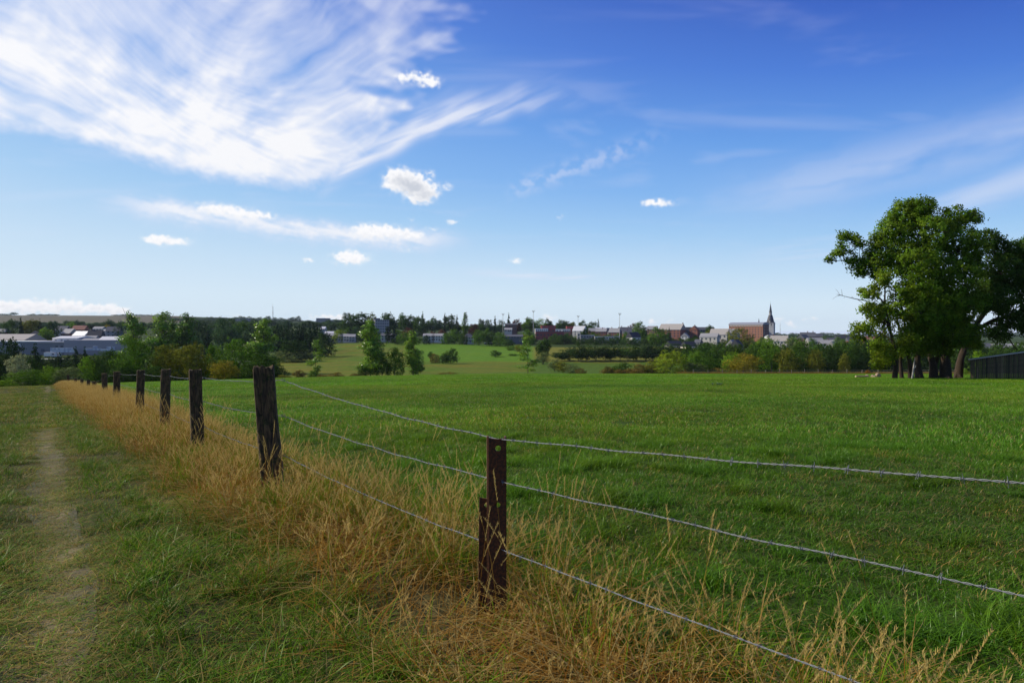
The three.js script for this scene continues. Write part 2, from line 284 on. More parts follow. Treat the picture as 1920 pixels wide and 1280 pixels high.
// ---------------------------------------------------------------- grass
const leafy = (c, through, coat, coatR = .35) => new THREE.MeshPhysicalMaterial({ color: rgb(...c), vertexColors: true, roughness: 1, transmission: through, thickness: 0, clearcoat: coat, clearcoatRoughness: coatR, side: THREE.DoubleSide, specularIntensity: 0 });
const grassMat = leafy([1, 1, 1], .45, .38, .34), dryMat = leafy([1, 1, 1], .40, .10, .4);
const laneMat = leafy([.92, 1.0, .75], .36, .30, .42);
const mix3 = (a, b, k) => a.map((v, i) => v + (b[i] - v) * k);
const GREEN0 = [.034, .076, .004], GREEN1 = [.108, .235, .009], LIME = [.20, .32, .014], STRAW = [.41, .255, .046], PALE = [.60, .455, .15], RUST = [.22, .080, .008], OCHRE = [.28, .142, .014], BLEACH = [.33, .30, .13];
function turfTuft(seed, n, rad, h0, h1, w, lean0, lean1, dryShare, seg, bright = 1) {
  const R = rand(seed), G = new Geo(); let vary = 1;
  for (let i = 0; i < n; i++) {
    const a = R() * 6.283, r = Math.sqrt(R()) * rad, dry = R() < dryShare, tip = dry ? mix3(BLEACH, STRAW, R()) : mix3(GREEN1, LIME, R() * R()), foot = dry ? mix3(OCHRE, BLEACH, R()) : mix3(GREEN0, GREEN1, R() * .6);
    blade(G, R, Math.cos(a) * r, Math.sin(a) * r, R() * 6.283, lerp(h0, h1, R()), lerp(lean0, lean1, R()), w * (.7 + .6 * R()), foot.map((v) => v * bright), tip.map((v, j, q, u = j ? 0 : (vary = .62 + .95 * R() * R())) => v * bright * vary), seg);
  }
  return G.build();
}
// a tall stalk with a feathery head
function stalk(G, R, x, z, az, h, lean, c, head, w) {
  const top = blade(G, R, x, z, az, h, lean, w, mix3(c, RUST, .25), c, 4, R() * 2 - 1), dx = Math.cos(az), dz = Math.sin(az), pale = mix3(c, PALE, .55 + .3 * R());
  for (let i = 0; i < head; i++) {
    const t = 1 - (i / head) * .22, o = lean * h * t * t, y = h * (t - .35 * Math.min(1.6, lean) * t * t), a = R() * 6.283;
    blade(G, R, x + dx * o, z + dz * o, a, .009 + .013 * R(), .15 + .55 * R(), .0034, pale, mix3(pale, PALE, R()), 1, R() * 3, y);
  }
  return top;
}
function verge(seed, { stalks, h0, h1, head, rust, green, curls }) {
  const R = rand(seed), G = new Geo();
  const spot = () => { const a = R() * 6.283, r = Math.sqrt(R()) * .13; return [Math.cos(a) * r, Math.sin(a) * r]; };
  for (let i = 0; i < stalks; i++) { const c = R() < rust ? mix3(RUST, OCHRE, R()) : mix3(STRAW, OCHRE, R() * .7); stalk(G, R, ...spot(), R() * 6.283, lerp(h0, h1, R()),   .07 + .5 * R() * R() + .06 * R(), c, Math.round(head * (.6 + R() * .8)), .0026); }
  for (let i = 0; i < curls; i++) { const c = R() < rust ? mix3(RUST, OCHRE, R()) : mix3(OCHRE, BLEACH, R()); blade(G, R, ...spot(), R() * 6.283, .12 + .34 * R(), .6 + 1.5 * R(), .0036 + .0034 * R(), mix3(c, RUST, .4), mix3(c, PALE, R() * .5), 4); }
  for (let i = 0; i < green; i++) blade(G, R, ...spot(), R() * 6.283, .15 + .32 * R(), .2 + .8 * R(), .0045 + .003 * R(), mix3(GREEN0, OCHRE, .2), mix3(GREEN1, LIME, R()), 4);
  return G.build();
}
const M4 = new THREE.Matrix4(), Q = new THREE.Quaternion(), V = new THREE.Vector3(), S = new THREE.Vector3(), UPV = new THREE.Vector3(0, 1, 0), tint = new THREE.Color();
function spread(parent, name, geo, mat, list) {          // list of [x, z, size, height, turn, tint, green shift]
  const m = shade(new THREE.InstancedMesh(geo, mat, list.length)); m.name = name;
  list.forEach(([x, z, s, h, a, k, warm = 0], i) => {
    M4.compose(V.set(x, H(x, z) - .006, z), Q.setFromAxisAngle(UPV, a), S.set(s, h, s)); m.setMatrixAt(i, M4);
    m.setColorAt(i, tint.setRGB(k * (1 + warm), k, k * (1 - warm * .5)));
  });
  parent.add(m);
}
const inView = (x, z, m = 1.6) => { const d = -z; return d > -.5 && Math.abs(x) < d * .80 + m; };
{
  const past = tag(new THREE.Group(), 'short green grazed grass covering the pasture right of the fence', 'grass', null, 'stuff'); past.name = 'pasture_grass'; scene.add(past);
  const R = rand(301), kinds = [[], [], [], [], [], [], []], turn = () => R() * 6.283;
  const A = [turfTuft(1, 34, .13, .035, .11, .0052, .3, 1.5, .08, 3, 1.2), turfTuft(2, 34, .13, .03, .09, .0055, .5, 1.8, .20, 3, 1.2), turfTuft(3, 30, .10, .08, .20, .006, .3, 1.2, .04, 4, 1.2),
    turfTuft(4, 60, .30, .04, .13, .011, .3, 1.4, .12, 2, 1.4), turfTuft(5, 60, .30, .04, .13, .011, .3, 1.4, .04, 2, 1.4), turfTuft(6, 70, .65, .05, .15, .026, .3, 1.3, .07, 2, 1.6), turfTuft(7, 70, .65, .05, .15, .026, .3, 1.3, .03, 2, 1.6)];
  const sow = (r0, r1, per, ks) => {
    const n = Math.round(per * .88 * (r1 * r1 - r0 * r0));
    for (let i = 0; i < n; i++) {
      const r = Math.sqrt(lerp(r0 * r0, r1 * r1, R())), a = (R() * 2 - 1) * .88, x = Math.sin(a) * r, z = -Math.cos(a) * r, t = acrossFence(x, z);
      if (t < .25 || !inView(x, z)) continue;
      const patch = n2(x * .09, z * .09) + .6 * n2b(x * .35, z * .35), k = r < 14 && n2b(x * .55 + 9, z * .55) > .55 ? ks[2] : ks[R() < .55 + .3 * patch ? 0 : 1];
      kinds[k].push([x, z, .8 + .5 * R(), (.75 + .6 * R()) * (1 + .2 * patch), turn(), .86 + .20 * patch + .1 * n2(x * .025 + 7, z * .04) + .22 * R(), .16 * n2b(x * .05, z * .05) + (r < 14 ? .25 * smoothstep(n2(x * .5, z * .5), .1, .8) : 0)]);
    }
  };
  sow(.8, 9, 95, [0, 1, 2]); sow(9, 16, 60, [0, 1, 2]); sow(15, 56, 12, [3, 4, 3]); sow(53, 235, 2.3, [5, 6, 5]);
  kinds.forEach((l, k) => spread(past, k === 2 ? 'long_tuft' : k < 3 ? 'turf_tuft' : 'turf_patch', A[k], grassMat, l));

  const lane = tag(new THREE.Group(), 'trodden green and bleached grass on both sides of the path', 'grass', null, 'stuff'); lane.name = 'path_grass'; scene.add(lane);
  const K = [[], [], [], [], [], []], B = [turfTuft(21, 30, .12, .03, .10, .0044, .7, 2.2, .30, 3), turfTuft(22, 30, .12, .03, .10, .0044, .7, 2.2, .75, 3), turfTuft(23, 34, .10, .07, .19, .0052, .5, 1.7, .14, 4), turfTuft(24, 26, .09, .10, .26, .0055, .3, 1.3, .04, 4), turfTuft(25, 60, .30, .05, .15, .010, .4, 1.6, .25, 2), turfTuft(26, 60, .30, .05, .15, .010, .4, 1.6, .6, 2)];
  const lay = (s0, s1, t0, per, only = 0) => {
    const n = Math.round(per * (s1 - s0) * (only ? 2 * only * 3 : -.55 - t0));
    for (let i = 0; i < n; i++) {
      const s = lerp(s0, s1, R()), t = only ? -2.12 + only * (R() + R() - 1) : lerp(t0, -.55, R()), [x, z] = onFence(s, t), r = Math.hypot(x, z);
      if (!inView(x, z) || r < .6) continue;
      const worn = gauss(t + 2.12 - .1 * n2b(s * .12, 1), .27), patch = n2(x * .35, z * .35) + .6 * n2b(x * 1.1, z * 1.1);
      if (R() < worn * .35) continue;
      const left = smoothstep(-t, 2.6, 3.4) * smoothstep(r, 10, 25), dry = R() < .10 + .52 * worn + .15 * patch + .12 * left;
      const k = r > 22 ? (dry ? 5 : 4) : dry ? 1 : worn < .12 && R() < .40 + .3 * patch ? (R() < .35 ? 3 : 2) : 0, low = 1 - .6 * worn;
      K[k].push([x, z, .8 + .5 * R(), (.7 + .6 * R()) * low, turn(), .85 + .2 * patch + .25 * R(), .02 + .14 * R() + .06 * left]);
    }
  };
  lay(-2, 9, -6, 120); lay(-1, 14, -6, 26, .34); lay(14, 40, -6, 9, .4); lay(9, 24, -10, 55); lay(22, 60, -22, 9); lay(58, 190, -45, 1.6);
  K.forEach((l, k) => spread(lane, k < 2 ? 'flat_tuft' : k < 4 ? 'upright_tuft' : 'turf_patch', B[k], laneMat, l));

  const dry = tag(new THREE.Group(), 'tall dry golden grass with seed heads along the barbed wire fence', 'grass', null, 'stuff'); dry.name = 'dry_grass'; scene.add(dry);
  const T = [verge(31, { stalks: 9, h0: .32, h1: .72, head: 36, rust: .1, green: 4, curls: 8 }), verge(32, { stalks: 6, h0: .2, h1: .46, head: 22, rust: .75, green: 3, curls: 24 }), verge(33, { stalks: 3, h0: .2, h1: .5, head: 20, rust: .4, green: 24, curls: 10 }), verge(34, { stalks: 16, h0: .35, h1: .75, head: 14, rust: .05, green: 0, curls: 6 }), verge(35, { stalks: 2, h0: .8, h1: 1.05, head: 52, rust: .2, green: 0, curls: 0 }), verge(36, { stalks: 7, h0: .25, h1: .58, head: 24, rust: .5, green: 12, curls: 18 })];
  const L = [[], [], [], [], [], []];
  const grow = (s0, s1, per) => {
    const n = Math.round(per * (s1 - s0) * 2);
    for (let i = 0; i < n; i++) {
      const s = lerp(s0, s1, R()), t = (R() + R() + R() - 1.5) * (1.05 + .4 * smoothstep(s, 8, 30)) - .02 - .15 * smoothstep(s, 10, 40), [x, z] = onFence(s, t), r = Math.hypot(x, z);
      if (!inView(x, z) || r < 1.5 || t < -.92 + .28 * n2b(s * .6, 2) + .12 * n2(s * 2.3, 5) - .6 * smoothstep(s, 15, 50)) continue;
      if (t > .15 && s < 14 && R() < .4) continue;
      let byPost = 1; for (const [qx, qz] of [[-.09, -3.9], [-2.72, -7.75], [-5.35, -11.6], [-7.88, -15.45]]) { const l = Math.hypot(qx, qz), a = (x * qx + z * qz) / l, b = Math.abs(x * qz - z * qx) / l; if (b < .3 && a > l - 1.1 && a < l + .1) byPost = .48; }
      const patch = n2(x * .5, z * .5), far = smoothstep(s, 14, 34), k = R() < far * .8 ? 3 : t > .15 ? (R() < .35 ? 0 : 2) : patch + R() * 1.1 > .52 ? 1 : patch < .25 && R() < .55 ? 2 : R() < .45 ? 5 : R() < .5 ? 0 : 1;
      const edge = 1 - .55 * smoothstep(Math.abs(t + .05), .55, 1.3);
      L[k].push([x, z, 1 + .4 * R() + far * .5, (.7 + .5 * R()) * edge * byPost, turn(), .8 + .35 * R() + .1 * patch, .04 * R()]);
    }
  };
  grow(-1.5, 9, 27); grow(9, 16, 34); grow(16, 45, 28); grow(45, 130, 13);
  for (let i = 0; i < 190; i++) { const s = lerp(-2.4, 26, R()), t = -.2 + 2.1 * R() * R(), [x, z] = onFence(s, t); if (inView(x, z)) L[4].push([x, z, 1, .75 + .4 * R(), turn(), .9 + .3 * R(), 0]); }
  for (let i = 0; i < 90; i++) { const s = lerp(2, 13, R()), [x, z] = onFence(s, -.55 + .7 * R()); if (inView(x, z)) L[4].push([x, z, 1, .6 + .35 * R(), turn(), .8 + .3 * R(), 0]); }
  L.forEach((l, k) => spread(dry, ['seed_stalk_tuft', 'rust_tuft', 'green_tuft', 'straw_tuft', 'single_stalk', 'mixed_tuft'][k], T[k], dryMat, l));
}

// ---------------------------------------------------------------- the barbed wire fence
function woodTexture() {
  const w = 256, h = 1024, R = rand(71), N = createNoise2D(R), d = new Uint8Array(w * h * 4);
  for (let y = 0; y < h; y++) for (let x = 0; x < w; x++) {
    const g = .5 + .5 * N(x * .11 + .6 * N(x * .02, y * .004), y * .006), f = .5 + .5 * N(x * .5, y * .012), moss = smoothstep(N(x * .02 + 5, y * .012) + .5 * N(x * .09, y * .06), .25, .9), crack = smoothstep(Math.abs(N(x * .035 + .4 * N(x * .01, y * .003), y * .0022)), 0, .05), k = (.35 + .5 * g + .25 * f) * (.35 + .65 * crack);
    d.set([clamp(255 * k * lerp(.74, .46, moss), 0, 255), clamp(255 * k * lerp(.64, .52, moss), 0, 255), clamp(255 * k * lerp(.52, .24, moss), 0, 255), 255], (y * w + x) * 4);
  }
  const t = new THREE.DataTexture(d, w, h); t.wrapS = t.wrapT = THREE.RepeatWrapping; t.magFilter = THREE.LinearFilter; t.needsUpdate = true; t.colorSpace = THREE.SRGBColorSpace;
  return t;
}
const woodTex = woodTexture(), woodMat = new THREE.MeshStandardMaterial({ color: rgb(.34, .29, .17), map: woodTex, bumpMap: woodTex, bumpScale: .012, roughness: .95 });
// an old split sleeper: a four-sided log with grooves, splits and a broken top
function sleeper(seed, w, dep, h, notch, lean = 0) {
  const R = rand(seed), N = createNoise2D(R), NA = 56, NH = 26, G = new Geo(), uv = [], sq = (a, p) => Math.pow(Math.pow(Math.abs(Math.cos(a)), p) + Math.pow(Math.abs(Math.sin(a)), p), -1 / p);
  const splits = [0, 1, 2, 3, 4].map(() => [R() * 6.283, .05 + .05 * R(), .018 + .03 * R(), R() * .5]), y0 = -.25;
  const at = (j, i) => {
    const a = j / NA * Math.PI * 2, t = i / NH; let rad = sq(a, 5) * (1 + .05 * N(Math.cos(a) * 2 + 3, t * 2) + .02 * N(a * 4, t * 9)), groove = 0;
    for (const [sa, sw, dp, from] of splits) { const da = Math.atan2(Math.sin(a - sa - .08 * N(t * 3, sa)), Math.cos(a - sa - .08 * N(t * 3, sa))); groove += gauss(da, sw) * dp * smoothstep(t, from, from + .2) * 6; }
    rad *= 1 - Math.min(.38, groove);
    const taper = 1.06 - .12 * t, top = h + notch * (.5 * N(a * 1.6, 7) + .4 * Math.sign(Math.sin(a * 3 + seed)) * .5) , y = lerp(y0, top, t);
    return [Math.cos(a) * rad * w / 2 * taper + lean * Math.max(0, y), y, Math.sin(a) * rad * dep / 2 * taper];
  };
  for (let i = 0; i <= NH; i++) for (let j = 0; j <= NA; j++) { G.v(...at(j % NA, i), 0, 1, 0, 1, 1, 1); uv.push(j / NA * 1.0, i / NH * h * .8); }
  for (let i = 0; i < NH; i++) for (let j = 0; j < NA; j++) { const a = i * (NA + 1) + j; G.t(a, a + NA + 1, a + NA + 2); G.t(a, a + NA + 2, a + 1); }
  // end grain: rings down to a slightly sunken middle
  let ring = NH * (NA + 1);
  for (const [k, dy] of [[.9, .012], [.5, .0], [.02, -.012]]) {
    const n = G.p.length / 3;
    for (let j = 0; j <= NA; j++) { const [x, y, z] = at(j % NA, NH), mid = lean * h; G.v(mid + (x - mid) * k, lerp(h, y, k) + dy, z * k, 0, 1, 0, 1, 1, 1); uv.push(j / NA, k * .1); }
    for (let j = 0; j < NA; j++) { G.t(ring + j, n + j, n + j + 1); G.t(ring + j, n + j + 1, ring + j + 1); }
    ring = n;
  }
  const g = G.build(); g.deleteAttribute('color'); g.setAttribute('uv', new THREE.BufferAttribute(new Float32Array(uv), 2)); g.computeVertexNormals();
  return g;
}
const wireMat = new THREE.MeshStandardMaterial({ color: rgb(.17, .18, .185), metalness: .3, roughness: .6 });
const rustTex = (() => { const N = createNoise2D(rand(91)), d = new Uint8Array(256 * 256 * 4); for (let y = 0; y < 256; y++) for (let x = 0; x < 256; x++) { const k = .5 + .3 * N(x * .03, y * .03) + .3 * N(x * .13, y * .13) + .2 * N(x * .4, y * .4); d.set([lerp(42, 128, k), lerp(32, 72, k), lerp(18, 27, k), 255].map((v) => clamp(v, 0, 255)), (y * 256 + x) * 4); } const t = new THREE.DataTexture(d, 256, 256); t.wrapS = t.wrapT = THREE.RepeatWrapping; t.magFilter = THREE.LinearFilter; t.colorSpace = THREE.SRGBColorSpace; t.repeat.set(5, 5); t.needsUpdate = true; return t; })();
const rustMat = new THREE.MeshStandardMaterial({ color: rgb(.82, .72, .5), map: rustTex, bumpMap: rustTex, bumpScale: .0035, roughness: .9 });
function tube(G, pts, rad, sides, c = [1, 1, 1], closed = true) {   // pts: Vector3s, rad: number or list
  const T = new THREE.Vector3(), U = new THREE.Vector3(), W = new THREE.Vector3(); let first = -1;
  pts.forEach((p, i) => {
    T.subVectors(pts[Math.min(i + 1, pts.length - 1)], pts[Math.max(i - 1, 0)]).normalize();
    U.set(Math.abs(T.y) > .9 ? 1 : 0, Math.abs(T.y) > .9 ? 0 : 1, 0).cross(T).normalize(); W.crossVectors(T, U);
    const r = rad.length ? rad[i] : rad, n = G.p.length / 3;
    for (let k = 0; k < sides; k++) { const a = k / sides * 6.28318, x = U.x * Math.cos(a) + W.x * Math.sin(a), y = U.y * Math.cos(a) + W.y * Math.sin(a), z = U.z * Math.cos(a) + W.z * Math.sin(a); G.v(p.x + x * r, p.y + y * r, p.z + z * r, x, y, z, ...c); }
    if (first >= 0) for (let k = 0; k < sides; k++) { const k2 = (k + 1) % sides; G.t(first + k, n + k2, n + k); G.t(first + k, first + k2, n + k2); }
    first = n;
  });
}
{
  // [px of the post, depth, height, width, notch, heights of the three wires]
  const POSTS = [[511, 7.75, 1.43, .235, .05, [1.29, .88, .43]], [369, 11.6, 1.41, .205, .02, [1.28, .87, .44]], [307, 15.45, 1.42, .20, .03, [1.28, .87, .44]], [260, 19.3, 1.36, .21, .02, [1.27, .87, .44]], [217, 25.6, 1.33, .24, .015, [1.24, .85, .43]], [196, 30.7, 1.28, .22, .015, [1.2, .83, .43]], [175, 38, .84, .22, .02, [.8, .5, .25]], [165, 43, .9, .2, .02, [.82, .5, .25]], [152, 52, .9, .2, .02, [.82, .5, .25]], [141, 63, .95, .22, .02, [.85, .5, .25]], [127, 88, 1.45, .28, .02, [1.1, .7, .3]]];
  const steelD = 3.9, steelX = sideAt(930, 1000, steelD), ground = H(steelX, -steelD);
  const fence = thing('barbed_wire_fence', 'barbed wire fence of old wooden sleepers and one rusty steel post', 'fence', steelX, ground, -steelD);
  const loc = (x, y, z) => new THREE.Vector3(x - steelX, y - ground, z + steelD);
  const ends = [loc(FX0 + .06, H(FX0, 0) + 0, .1)];
  const knots = [[[2.62, 0], [1.36, .94, .52]].flat()];
  const way = [[], [], []];
  // post beside the camera, outside the picture, that the near wires run to
  { const x = 2.62, z = -.02, y = H(x, z); const p = mesh('wooden_post', sleeper(9, .2, .16, 1.45, .02), woodMat, fence); p.position.copy(loc(x, y, z)); [1.235, .885, .50].forEach((h, i) => way[i].push(loc(x - .06, y + h, z))); }
  // steel post: a channel with a flange and a hole, and a shorter plate beside it
  const plate = (w, h, holes, thick) => { const s = new THREE.Shape(); s.moveTo(-w / 2, -.3); s.lineTo(w / 2, -.3); s.lineTo(w / 2, h - .002); s.quadraticCurveTo(0, h - .016, -w / 2, h); s.lineTo(-w / 2, -.3); for (const [x, y, r] of holes) { const q = new THREE.Path(); q.absarc(x, y, r, 0, Math.PI * 2, true); s.holes.push(q); } const g = new THREE.ExtrudeGeometry(s, { depth: thick, bevelEnabled: true, bevelThickness: .0012, bevelSize: .0012, bevelSegments: 1, curveSegments: 20 }); return g; };
  const top = heightAt(930, 820, steelD) - ground, k = steelD / FPX, topS = heightAt(905, 934, steelD) - ground;
  const sp = new THREE.Group(); sp.name = 'steel_post'; sp.rotation.y = .10; sp.userData.label = 'rusty brown steel post with round holes'; fence.add(sp);
  const hole = (py) => heightAt(930, py, steelD) - ground;
  mesh('channel_web', plate(.098, top, [[.006, hole(840), .0178], [.004, hole(946), .016]], .007), rustMat, sp, .006, 0, 0);
  const flange = (h, dep) => { const s = new THREE.Shape(); s.moveTo(0, -.3); s.lineTo(dep, -.3); s.lineTo(dep, h); s.lineTo(0, h); return new THREE.ExtrudeGeometry(s, { depth: .008, bevelEnabled: true, bevelThickness: .001, bevelSize: .001, bevelSegments: 1 }); };
  for (const [x, h] of [[-.0455, top], [.0555, top - .004]]) { const f = mesh('flange', flange(h + .004, .05), rustMat, sp, x, 0, .012); f.rotation.y = Math.PI / 2; f.position.x = x - .004; f.position.z = -.002; }
  const lower = mesh('short_plate', plate(.10, topS, [[-.006, hole(948), .016]], .007), rustMat, sp, -.052, 0, -.034); lower.rotation.z = -.012;
  [825, 903, 1030].forEach((py, i) => way[i].push(loc(steelX + .01, heightAt(930, py, steelD), -steelD - .03)));
  POSTS.forEach(([px, d, h, w, notch, wires], i) => {
    const x = sideAt(px, 700, d), z = -d, y = H(x, z), p = mesh('wooden_post', sleeper(40 + i, w, w * .72, h, notch, [-.07, -.02, .03, .04, .02, -.02, .02, 0, .03, 0, 0][i]), woodMat, fence);
    p.position.copy(loc(x, y, z)); p.rotation.y = .25 + .3 * Math.sin(i * 2.1);
    if (i === 0) p.userData.label = 'tall weathered sleeper post with a splintered top';
    wires.forEach((q, k) => way[k].push(loc(x + w * .36, y + q, z - .07)));
    if (i < 5) wires.forEach((q, k) => { const G = new Geo(), c = loc(x + w * .44, y + q, z - .07), P = (a, b, e) => new THREE.Vector3(c.x + a, c.y + b, c.z + e); tube(G, [P(-.035, .014, .01), P(.012, .013, .006), P(.018, 0, .006), P(.012, -.013, .006), P(-.035, -.014, .01)], .0022, 5); mesh('staple', G.build(), wireMat, fence); });
  });
  // three strands, each two wires twisted round each other, with barbs
  way.forEach((pts, n) => {
    const A = new Geo(), B = new Geo(), bp = new Geo(), R = rand(500 + n), c = new THREE.Vector3(), T = new THREE.Vector3(), N1 = new THREE.Vector3(), N2 = new THREE.Vector3();
    const one = [], two = []; let run = 0, nextBarb = .05;
    for (let i = 0; i + 1 < pts.length; i++) {
      const a = pts[i], b = pts[i + 1], len = a.distanceTo(b), step = i < 2 ? .012 : i < 4 ? .03 : .25, m = Math.max(2, Math.round(len / step)), sag = i < 1 ? .02 : .035;
      for (let k = 0; k < m; k++) {
        const t = k / m; c.lerpVectors(a, b, t); c.y -= sag * 4 * t * (1 - t) - .006 * n2(run * 1.3, n * 9); c.x += .004 * n2b(run * 1.7, n * 5);
        T.subVectors(b, a).normalize(); N1.set(0, 1, 0).addScaledVector(T, -T.y).normalize(); N2.crossVectors(T, N1);
        const ph = run * 95, r = i < 4 ? .0022 : .003, o = new THREE.Vector3().addScaledVector(N1, Math.cos(ph) * r).addScaledVector(N2, Math.sin(ph) * r);
        one.push(c.clone().add(o)); two.push(c.clone().sub(o)); run += len / m;
        if (run > nextBarb && i < 6) {
          nextBarb += .105 + .02 * R();
          for (let j = 0; j < 2; j++) { const th = R() * 6.283, dv = new THREE.Vector3().addScaledVector(N1, Math.cos(th)).addScaledVector(N2, Math.sin(th)), q = c.clone().addScaledVector(T, j * .006); tube(bp, [q.clone().addScaledVector(dv, -.016), q.clone().addScaledVector(dv, .016)], [.0009, .0009], 4); }
          const coil = []; for (let j = 0; j <= 14; j++) { const th = j / 14 * 12.5; coil.push(c.clone().addScaledVector(T, (j / 14 - .5) * .014).addScaledVector(N1, Math.cos(th) * .0052).addScaledVector(N2, Math.sin(th) * .0052)); } tube(bp, coil, .0012, 4);
        }
      }
    }
    tube(A, one, .0016, 5); tube(A, two, .0016, 5);
    const w = mesh('barbed_wire', A.build(), wireMat, fence); w.userData.label = ['top strand of barbed wire', 'middle strand of barbed wire', 'bottom strand of barbed wire'][n];
    mesh('barbs', bp.build(), wireMat, w).userData.kind = 'stuff';
  });
}
// ---------------------------------------------------------------- trees
// leaves: a tuft of small rhombic faces round a centre; their shading follows the clump
function leafFace(G, R, x, y, z, nx, ny, nz, size, c) {
  let ux = R() * 2 - 1, uy = R() * 2 - 1, uz = R() * 2 - 1, d = 0, l = Math.hypot(ux, uy, uz) || 1; ux /= l; uy /= l; uz /= l;
  // a face whose own normal leans towards the clump's
  let gx = nx + (R() * 2 - 1) * 1.1, gy = ny + (R() * 2 - 1) * 1.1, gz = nz + (R() * 2 - 1) * 1.1; l = Math.hypot(gx, gy, gz) || 1; gx /= l; gy /= l; gz /= l;
  d = ux * gx + uy * gy + uz * gz; ux -= d * gx; uy -= d * gy; uz -= d * gz; l = Math.hypot(ux, uy, uz) || 1; ux /= l; uy /= l; uz /= l;
  const vx = gy * uz - gz * uy, vy = gz * ux - gx * uz, vz = gx * uy - gy * ux, a = size * .5, b = size * .34;
  const sx = gx * .45 + nx * .55, sy = gy * .45 + ny * .55, sz = gz * .45 + nz * .55; l = Math.hypot(sx, sy, sz) || 1;
  const N = [sx / l, sy / l, sz / l], p0 = G.v(x - ux * a, y - uy * a, z - uz * a, ...N, ...c), p1 = G.v(x + vx * b, y + vy * b, z + vz * b, ...N, ...c), p2 = G.v(x + ux * a, y + uy * a, z + uz * a, ...N, ...c), p3 = G.v(x - vx * b, y - vy * b, z - vz * b, ...N, ...c);
  G.t(p0, p3, p2); G.t(p0, p2, p1);
}
// blobs [x, y, z, rx, ry, rz] in units of the tree's height
function crown(seed, blobs, { clumps, leaves, leaf, spread: sp, hue = .12, inner = .35 }) {
  const R = rand(seed), G = new Geo(), wts = blobs.map((b) => Math.pow(b[3] * b[4] * b[5], .66)), total = wts.reduce((a, b) => a + b, 0);
  let cx = 0, cy = 0, cz = 0; blobs.forEach((b, i) => { cx += b[0] * wts[i] / total; cy += b[1] * wts[i] / total; cz += b[2] * wts[i] / total; });
  for (let k = 0; k < clumps; k++) {
    let q = R() * total, i = 0; while (q > wts[i] && i < blobs.length - 1) q -= wts[i++];
    const b = blobs[i], th = R() * 6.283, cp = R() * 2 - 1, spn = Math.sqrt(1 - cp * cp), r = R() < inner ? .3 + .5 * R() : .78 + .24 * R(), dx = Math.cos(th) * spn, dy = cp, dz = Math.sin(th) * spn;
    const px = b[0] + dx * r * b[3], py = b[1] + dy * r * b[4], pz = b[2] + dz * r * b[5];
    let ox = px - cx, oy = (py - cy) * .8 + .15, oz = pz - cz, l = Math.hypot(ox, oy, oz) || 1; ox = ox / l * .5 + dx * .5; oy = oy / l * .5 + dy * .5; oz = oz / l * .5 + dz * .5;
    const v = .48 + .85 * R(), hs = (R() * 2 - 1) * hue, s = sp * (.7 + .6 * R());
    for (let j = 0; j < leaves; j++) {
      const a = R() * 6.283, c = R() * 2 - 1, e = Math.sqrt(1 - c * c), rr = s * Math.pow(R(), .45), lx = Math.cos(a) * e, ly = c, lz = Math.sin(a) * e;
      let nx = ox * .7 + lx * .6, ny = oy * .7 + ly * .6, nz = oz * .7 + lz * .6; l = Math.hypot(nx, ny, nz) || 1;
      const w = v * (.8 + .4 * R());
      leafFace(G, R, px + lx * rr, py + ly * rr * .8, pz + lz * rr, nx / l, ny / l, nz / l, leaf * (.7 + .6 * R()), [w * (1 + hs), w, w * (1 - hs * .5)]);
    }
  }
  return G.build();
}
function trunkGeo(seed, h, r, limbs = 5) {
  const R = rand(seed), G = new Geo(), P = (x, y, z) => new THREE.Vector3(x, y, z);
  tube(G, [P(0, -.05, 0), P(0, .02, 0), P(.006 * (R() - .5), h * .5, .006), P(.02 * (R() - .5), h, 0)], [r * 1.5, r * 1.1, r * .8, r * .4], 7);
  for (let i = 0; i < limbs; i++) { const a = R() * 6.283, y = h * (.4 + .5 * R()), e = .12 + .1 * R(); tube(G, [P(0, y, 0), P(Math.cos(a) * e * .5, y + e * .6, Math.sin(a) * e * .5), P(Math.cos(a) * e, y + e * 1.5, Math.sin(a) * e)], [r * .45, r * .3, r * .1], 5); }
  return G.build();
}
